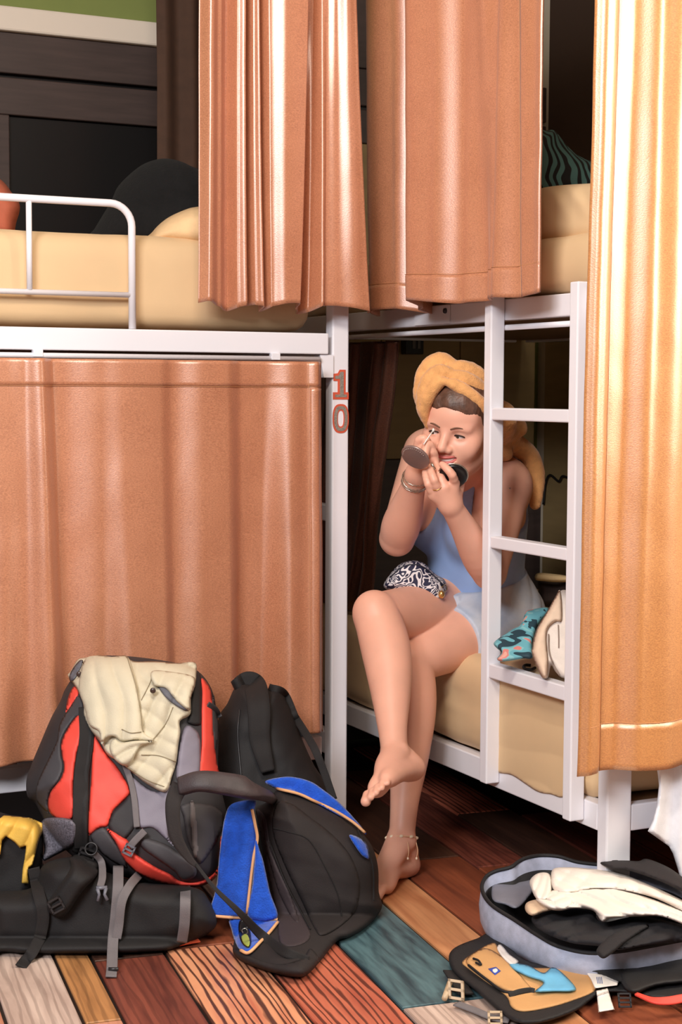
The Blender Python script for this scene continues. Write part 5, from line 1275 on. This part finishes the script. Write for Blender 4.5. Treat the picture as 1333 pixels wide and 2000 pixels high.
rows = [ringv(.60, .008), ringv(.90, .010), ringv(.97, Rm[:, 2]*.5), ringv(.985, Rm[:, 2]-.004), ringv(.998, Rm[:, 2]), ringv(1.008, Rm[:, 2]-.004), ringv(1.03, Rm[:, 2]*.62), ringv(1.015, Rm[:, 2]*.3), ringv(.96, .004), ringv(.6, .003)]
m_ = len(Rm)
op = empty('open_backpack', cen*np.array([1, 1, 0]), 'grey open suitcase-style backpack lying on the floor, full of clothes', 'backpack')
def rows_mesh(name, rows, mat, cap0=True, cap1=True):
    vs = np.vstack(rows); fs = []
    for i in range(len(rows)-1):
        for j in range(m_): k = (j+1) % m_; fs.append((i*m_+j, (i+1)*m_+j, (i+1)*m_+k, i*m_+k))
    if cap0: fs.append(tuple(range(m_)))
    if cap1: fs.append(tuple((len(rows)-1)*m_+j for j in range(m_))[::-1])
    o = mesh(name, vs, fs, mat, op); bm = bmesh.new(); bm.from_mesh(o.data); bmesh.ops.recalc_face_normals(bm, faces=bm.faces[:]); bm.to_mesh(o.data); bm.free(); return o
rows_mesh('shell', rows, heather)
rows_mesh('lining', [ringv(.58, .0095), ringv(.89, .0115), ringv(.955, Rm[:, 2]*.5), ringv(.968, Rm[:, 2]*.78), ringv(.962, Rm[:, 2]*.78), ringv(.95, Rm[:, 2]*.5), ringv(.88, .0135), ringv(.58, .0115)], lining_k)
vs, fs = tube_geo(ringv(1.0, Rm[:, 2]), .0042, 8, True); mesh('zip_edge', vs, fs, lining_k, op)
gusset = Soft(z8((330, 800), (345, 690), (430, 655), (500, 600), (620, 645), (560, 740), (470, 845), (400, 830)), plane_z(.085), .012, .02, 8, 3, ((.004, .03, 3),)); gusset.build('divider', fabric('divider_grey', (120, 120, 132), .6), op)
# lid lying flat in front
lid_p = Soft(z8((100, 1110), (135, 1055), (250, 1008), (345, 980), (500, 1120), (700, 1150), (900, 1150), (1200, 1180), (1420, 1200), (1420, 1330), (1200, 1325), (1000, 1292), (885, 1312), (770, 1392), (600, 1452), (480, 1456), (390, 1412), (250, 1292), (130, 1192)), plane_z(.014), .020, .010, 9, 3.5)
lid_o = lid_p.build('lid', lining_k, op)
tp = Soft(z8((172, 1130), (250, 1072), (335, 1030), (365, 1060), (420, 1120), (520, 1160), (820, 1170), (890, 1240), (862, 1292), (760, 1335), (640, 1372), (500, 1396), (432, 1372), (402, 1312), (290, 1232), (200, 1165)), lambda X, Y: lid_p.front_at(X, Y)-.001, .007, .004, 6, 3, ((.004, .02, 5),)); tpo = tp.build('lid_lining', tan_l, op)
pk2 = Soft(z8((190, 1130), (290, 1060), (400, 1120), (520, 1250), (530, 1275), (420, 1290), (300, 1225)), lambda X, Y: tp.front_at(X, Y)-.002, .014, .004, 9, 3); pk2.build('lid_pocket', tan_l, op)
surf_tube('zip', pk2, z8((205, 1150), (300, 1225), (400, 1290), (530, 1280)), .0026, lining_k, op, .003)
tube('zip_pull', [pk2.pt(925, 1872, .008), pk2.pt(935, 1876, .012), pk2.pt(940, 1884, .010), pk2.pt(930, 1880, .008)], .0022, lining_k, op, 6, 16)
bd = patch('badge', pk2, z8((308, 1168), (350, 1158), (376, 1180), (345, 1202)), .002, material('badge_blue', (52, 78, 178), rough=.5), op, 2, 1.5, .002, False)
patch('emblem', pk2, z8((332, 1172), (350, 1166), (360, 1178), (346, 1190), (334, 1184)), .003, wh, op, 2, 1, .004)
strap('compression_strap', [tp.pt(995, 1944, .006), tp.pt(1015, 1937, .012), tp.pt(1035, 1934, .010), tp.pt(1045, 1936, .006)], .010, lining_k, op, .003)
patch('care_tag', lid_p, z8((822, 1182), (900, 1192), (962, 1204), (1000, 1235), (990, 1256), (872, 1272), (850, 1222)), .004, fabric('tag_white', (238, 228, 220), .8, .03), op, 3, 2, .016, False)
patch('care_tag', lid_p, z8((880, 1284), (940, 1270), (955, 1320), (976, 1384), (892, 1398)), .004, MATS['tag_white'], op, 3, 2, .006, False)
for k in range(4): patch('tag_print', lid_p, z8((880+k*8, 1212), (884+k*8, 1210), (890+k*8, 1246), (886+k*8, 1248)), .001, material('print_blue', (120, 132, 176), rough=.7), op, 1, 1, .0205, False)
P = [ONZ(840+x/2.704, 1460+y/2.704, .034) for x, y in ((1090, 1302), (1180, 1335), (1260, 1338), (1340, 1325), (1400, 1320))]
strap('red_strap', P, [.008, .014, .016, .016, .016], red_n, op, .004, facing=[[0, -.6, .8]])
strap('webbing', [ONZ(840+x/2.704, 1460+y/2.704, .008) for x, y in ((140, 1352), (230, 1385), (330, 1425), (420, 1440))], .018, web_g, op, .003, facing=[[0, -.3, .95]])
strap('webbing', [ONZ(840+x/2.704, 1460+y/2.704, .012) for x, y in ((110, 1180), (150, 1240), (190, 1300))], .030, web_b, op, .004, facing=[[0, -.3, .95]])
beige_p = material('buckle_beige', (196, 170, 138), rough=.4)
bcn = ONZ(840+140/2.704, 1460+1280/2.704, .022); buckle('buckle', bcn, CR*.9-CF*.4, unit(CU*.8+CF*.5), .030, .036, beige_p, op, .005, .006)
tube('buckle_prong', [ONZ(840+78/2.704, 1460+1325/2.704, .012), ONZ(840+104/2.704, 1460+1245/2.704, .018)], .0055, beige_p, op, 8, 8)
buckle('buckle', ONZ(840+345/2.704, 1460+1428/2.704, .012), CR, unit(CU+CF*.6), .026, .024, beige_p, op, .004, .004)
buckle('buckle', ONZ(840+1030/2.704, 1460+1335/2.704, .020), CR, unit(CU*.8+CF*.5), .024, .026, plas, op, .003, .004, 4)
patch('side_flap', lid_p, z8((800, 1150), (900, 1120), (1000, 1130), (1080, 1200), (1090, 1260), (1000, 1240), (900, 1200), (800, 1178)), .03, lining_k, op, 10, 3, .01)
patch('side_flap', lid_p, z8((1000, 1180), (1120, 1120), (1300, 1090), (1420, 1080), (1420, 1220), (1200, 1260), (1080, 1300), (1020, 1260)), .035, lining_k, op, 12, 3, .01, True, ((.006, .02, 3),))
# clothes inside
def hz(z): return plane_z(z)
ln_m = fabric('linen_cream', (232, 222, 212), .9, .06, 10, .3, 380); bk_c = fabric('cotton_black', (30, 28, 32), .9, .15, 14, .3, 380)
shirt = empty('linen_shirt', ONZ(1150, 1760, .12), 'cream linen shirt bundled on top inside the open grey backpack', 'clothing')
crz = hz(.118)
Soft(z8((560, 800), (620, 775), (650, 752), (740, 742), (860, 735), (1000, 745), (1150, 790), (1333, 860), (1420, 900), (1400, 965), (1333, 932), (1220, 892), (1100, 892), (960, 902), (910, 918), (862, 862), (760, 850), (690, 862), (620, 850)), crz, .040, .035, 11, 2.5, (), True,
     folds(ridge(-.34, 1, 24, .020, .7, .012, .4), ridge(-.5, 1, 13, .007, .9, .02, 1.4))).build('shirt_tail', ln_m, shirt)
Soft(z8((640, 690), (655, 640), (740, 632), (850, 640), (960, 650), (1060, 682), (1200, 742), (1333, 805), (1420, 850), (1400, 890), (1200, 800), (1050, 760), (900, 745), (770, 765), (700, 775), (650, 745)), lambda X, Y: crz(X, Y)-.022, .034, .035, 10, 2.5, (), True,
     folds(ridge(-.30, 1, 20, .016, .8, .015, 1.0), ridge(1, .4, 46, .008, .8, .02))).build('shirt_back', ln_m, shirt)
Soft(z8((528, 705), (572, 664), (632, 668), (645, 735), (625, 800), (572, 803), (545, 768)), lambda X, Y: crz(X, Y)-.016, .030, .03, 8, 2, (), True, ridge(1, .35, 15, .010, .6, .03)).build('cuff', ln_m, shirt)
Soft(z8((600, 790), (650, 756), (735, 748), (760, 800), (740, 842), (670, 846), (640, 815)), lambda X, Y: crz(X, Y)-.024, .024, .03, 7, 2, (), True, ridge(.6, 1, 14, .009, .6, .03, .5)).build('cuff', ln_m, shirt)
so_ = Soft(z8((505, 860), (512, 820), (570, 802), (640, 812), (660, 850), (600, 870), (540, 888)), hz(.11), .03, .03, 12, 3); tag(so_.build('rolled_sock', fabric('sock_beige', (214, 186, 158))), 'beige rolled sock beside the cream shirt in the open backpack', 'sock')
bk1 = Soft(z8((540, 895), (620, 864), (700, 852), (850, 862), (912, 922), (1100, 892), (1333, 935), (1400, 960), (1400, 1010), (1150, 1045), (1000, 1070), (900, 1050), (760, 1035), (640, 995), (560, 945)), hz(.085), .04, .04, 16, 3, ((.004, .012, 6),), fold=folds(ridge(.25, 1, 24, .018, .9, .015, 1), ridge(1, .2, 70, .01, 1)))
tag(bk1.build('black_trousers', bk_c), 'black trousers folded in front of the cream shirt in the open backpack', 'clothing')
bk2 = Soft(z8((880, 1080), (905, 1035), (960, 990), (1040, 950), (1120, 930), (1160, 945), (1100, 985), (1020, 1040), (960, 1090), (915, 1115)), hz(.10), .03, .02, 9, 3); tag(bk2.build('rolled_leggings', bk_c), 'rolled black leggings hanging over the front edge of the open backpack', 'clothing')
sc_ = Soft(z8((425, 1138), (520, 1150), (600, 1190), (652, 1160), (722, 1210), (772, 1282), (660, 1290), (556, 1290), (600, 1242), (520, 1212), (440, 1172)), lambda X, Y: tp.front_at(X, Y)-.004, .024, .006, 9, 2.5, ((.008, .03, 2),)); tag(sc_.build('blue_cloth', fabric('cloth_sky', (112, 186, 226), .7)), 'sky blue cloth lying on the tan lining of the open backpack', 'cloth')
wt = Soft(z8((355, 1060), (375, 1040), (420, 1090), (470, 1130), (430, 1150), (380, 1105)), lambda X, Y: tp.front_at(X, Y)-.006, .012, .006, 6, 2); tag(wt.build('tissue', fabric('tissue_white', (240, 234, 230))), 'white crumpled tissue between the grey shell and the blue cloth', 'tissue')
bb_ = Soft(z8((900, 610), (960, 590), (1010, 592), (1100, 600), (1150, 588), (1260, 632), (1345, 690), (1420, 740), (1420, 800), (1333, 760), (1200, 700), (1050, 650), (960, 640)), plane_z(.145), .03, .04, 8, 3, ((.006, .03, 4),)); tag(bb_.build('black_jacket', fabric('jacket_black', (34, 28, 30))), 'black jacket heaped behind the open grey backpack beside the bed post', 'clothing')
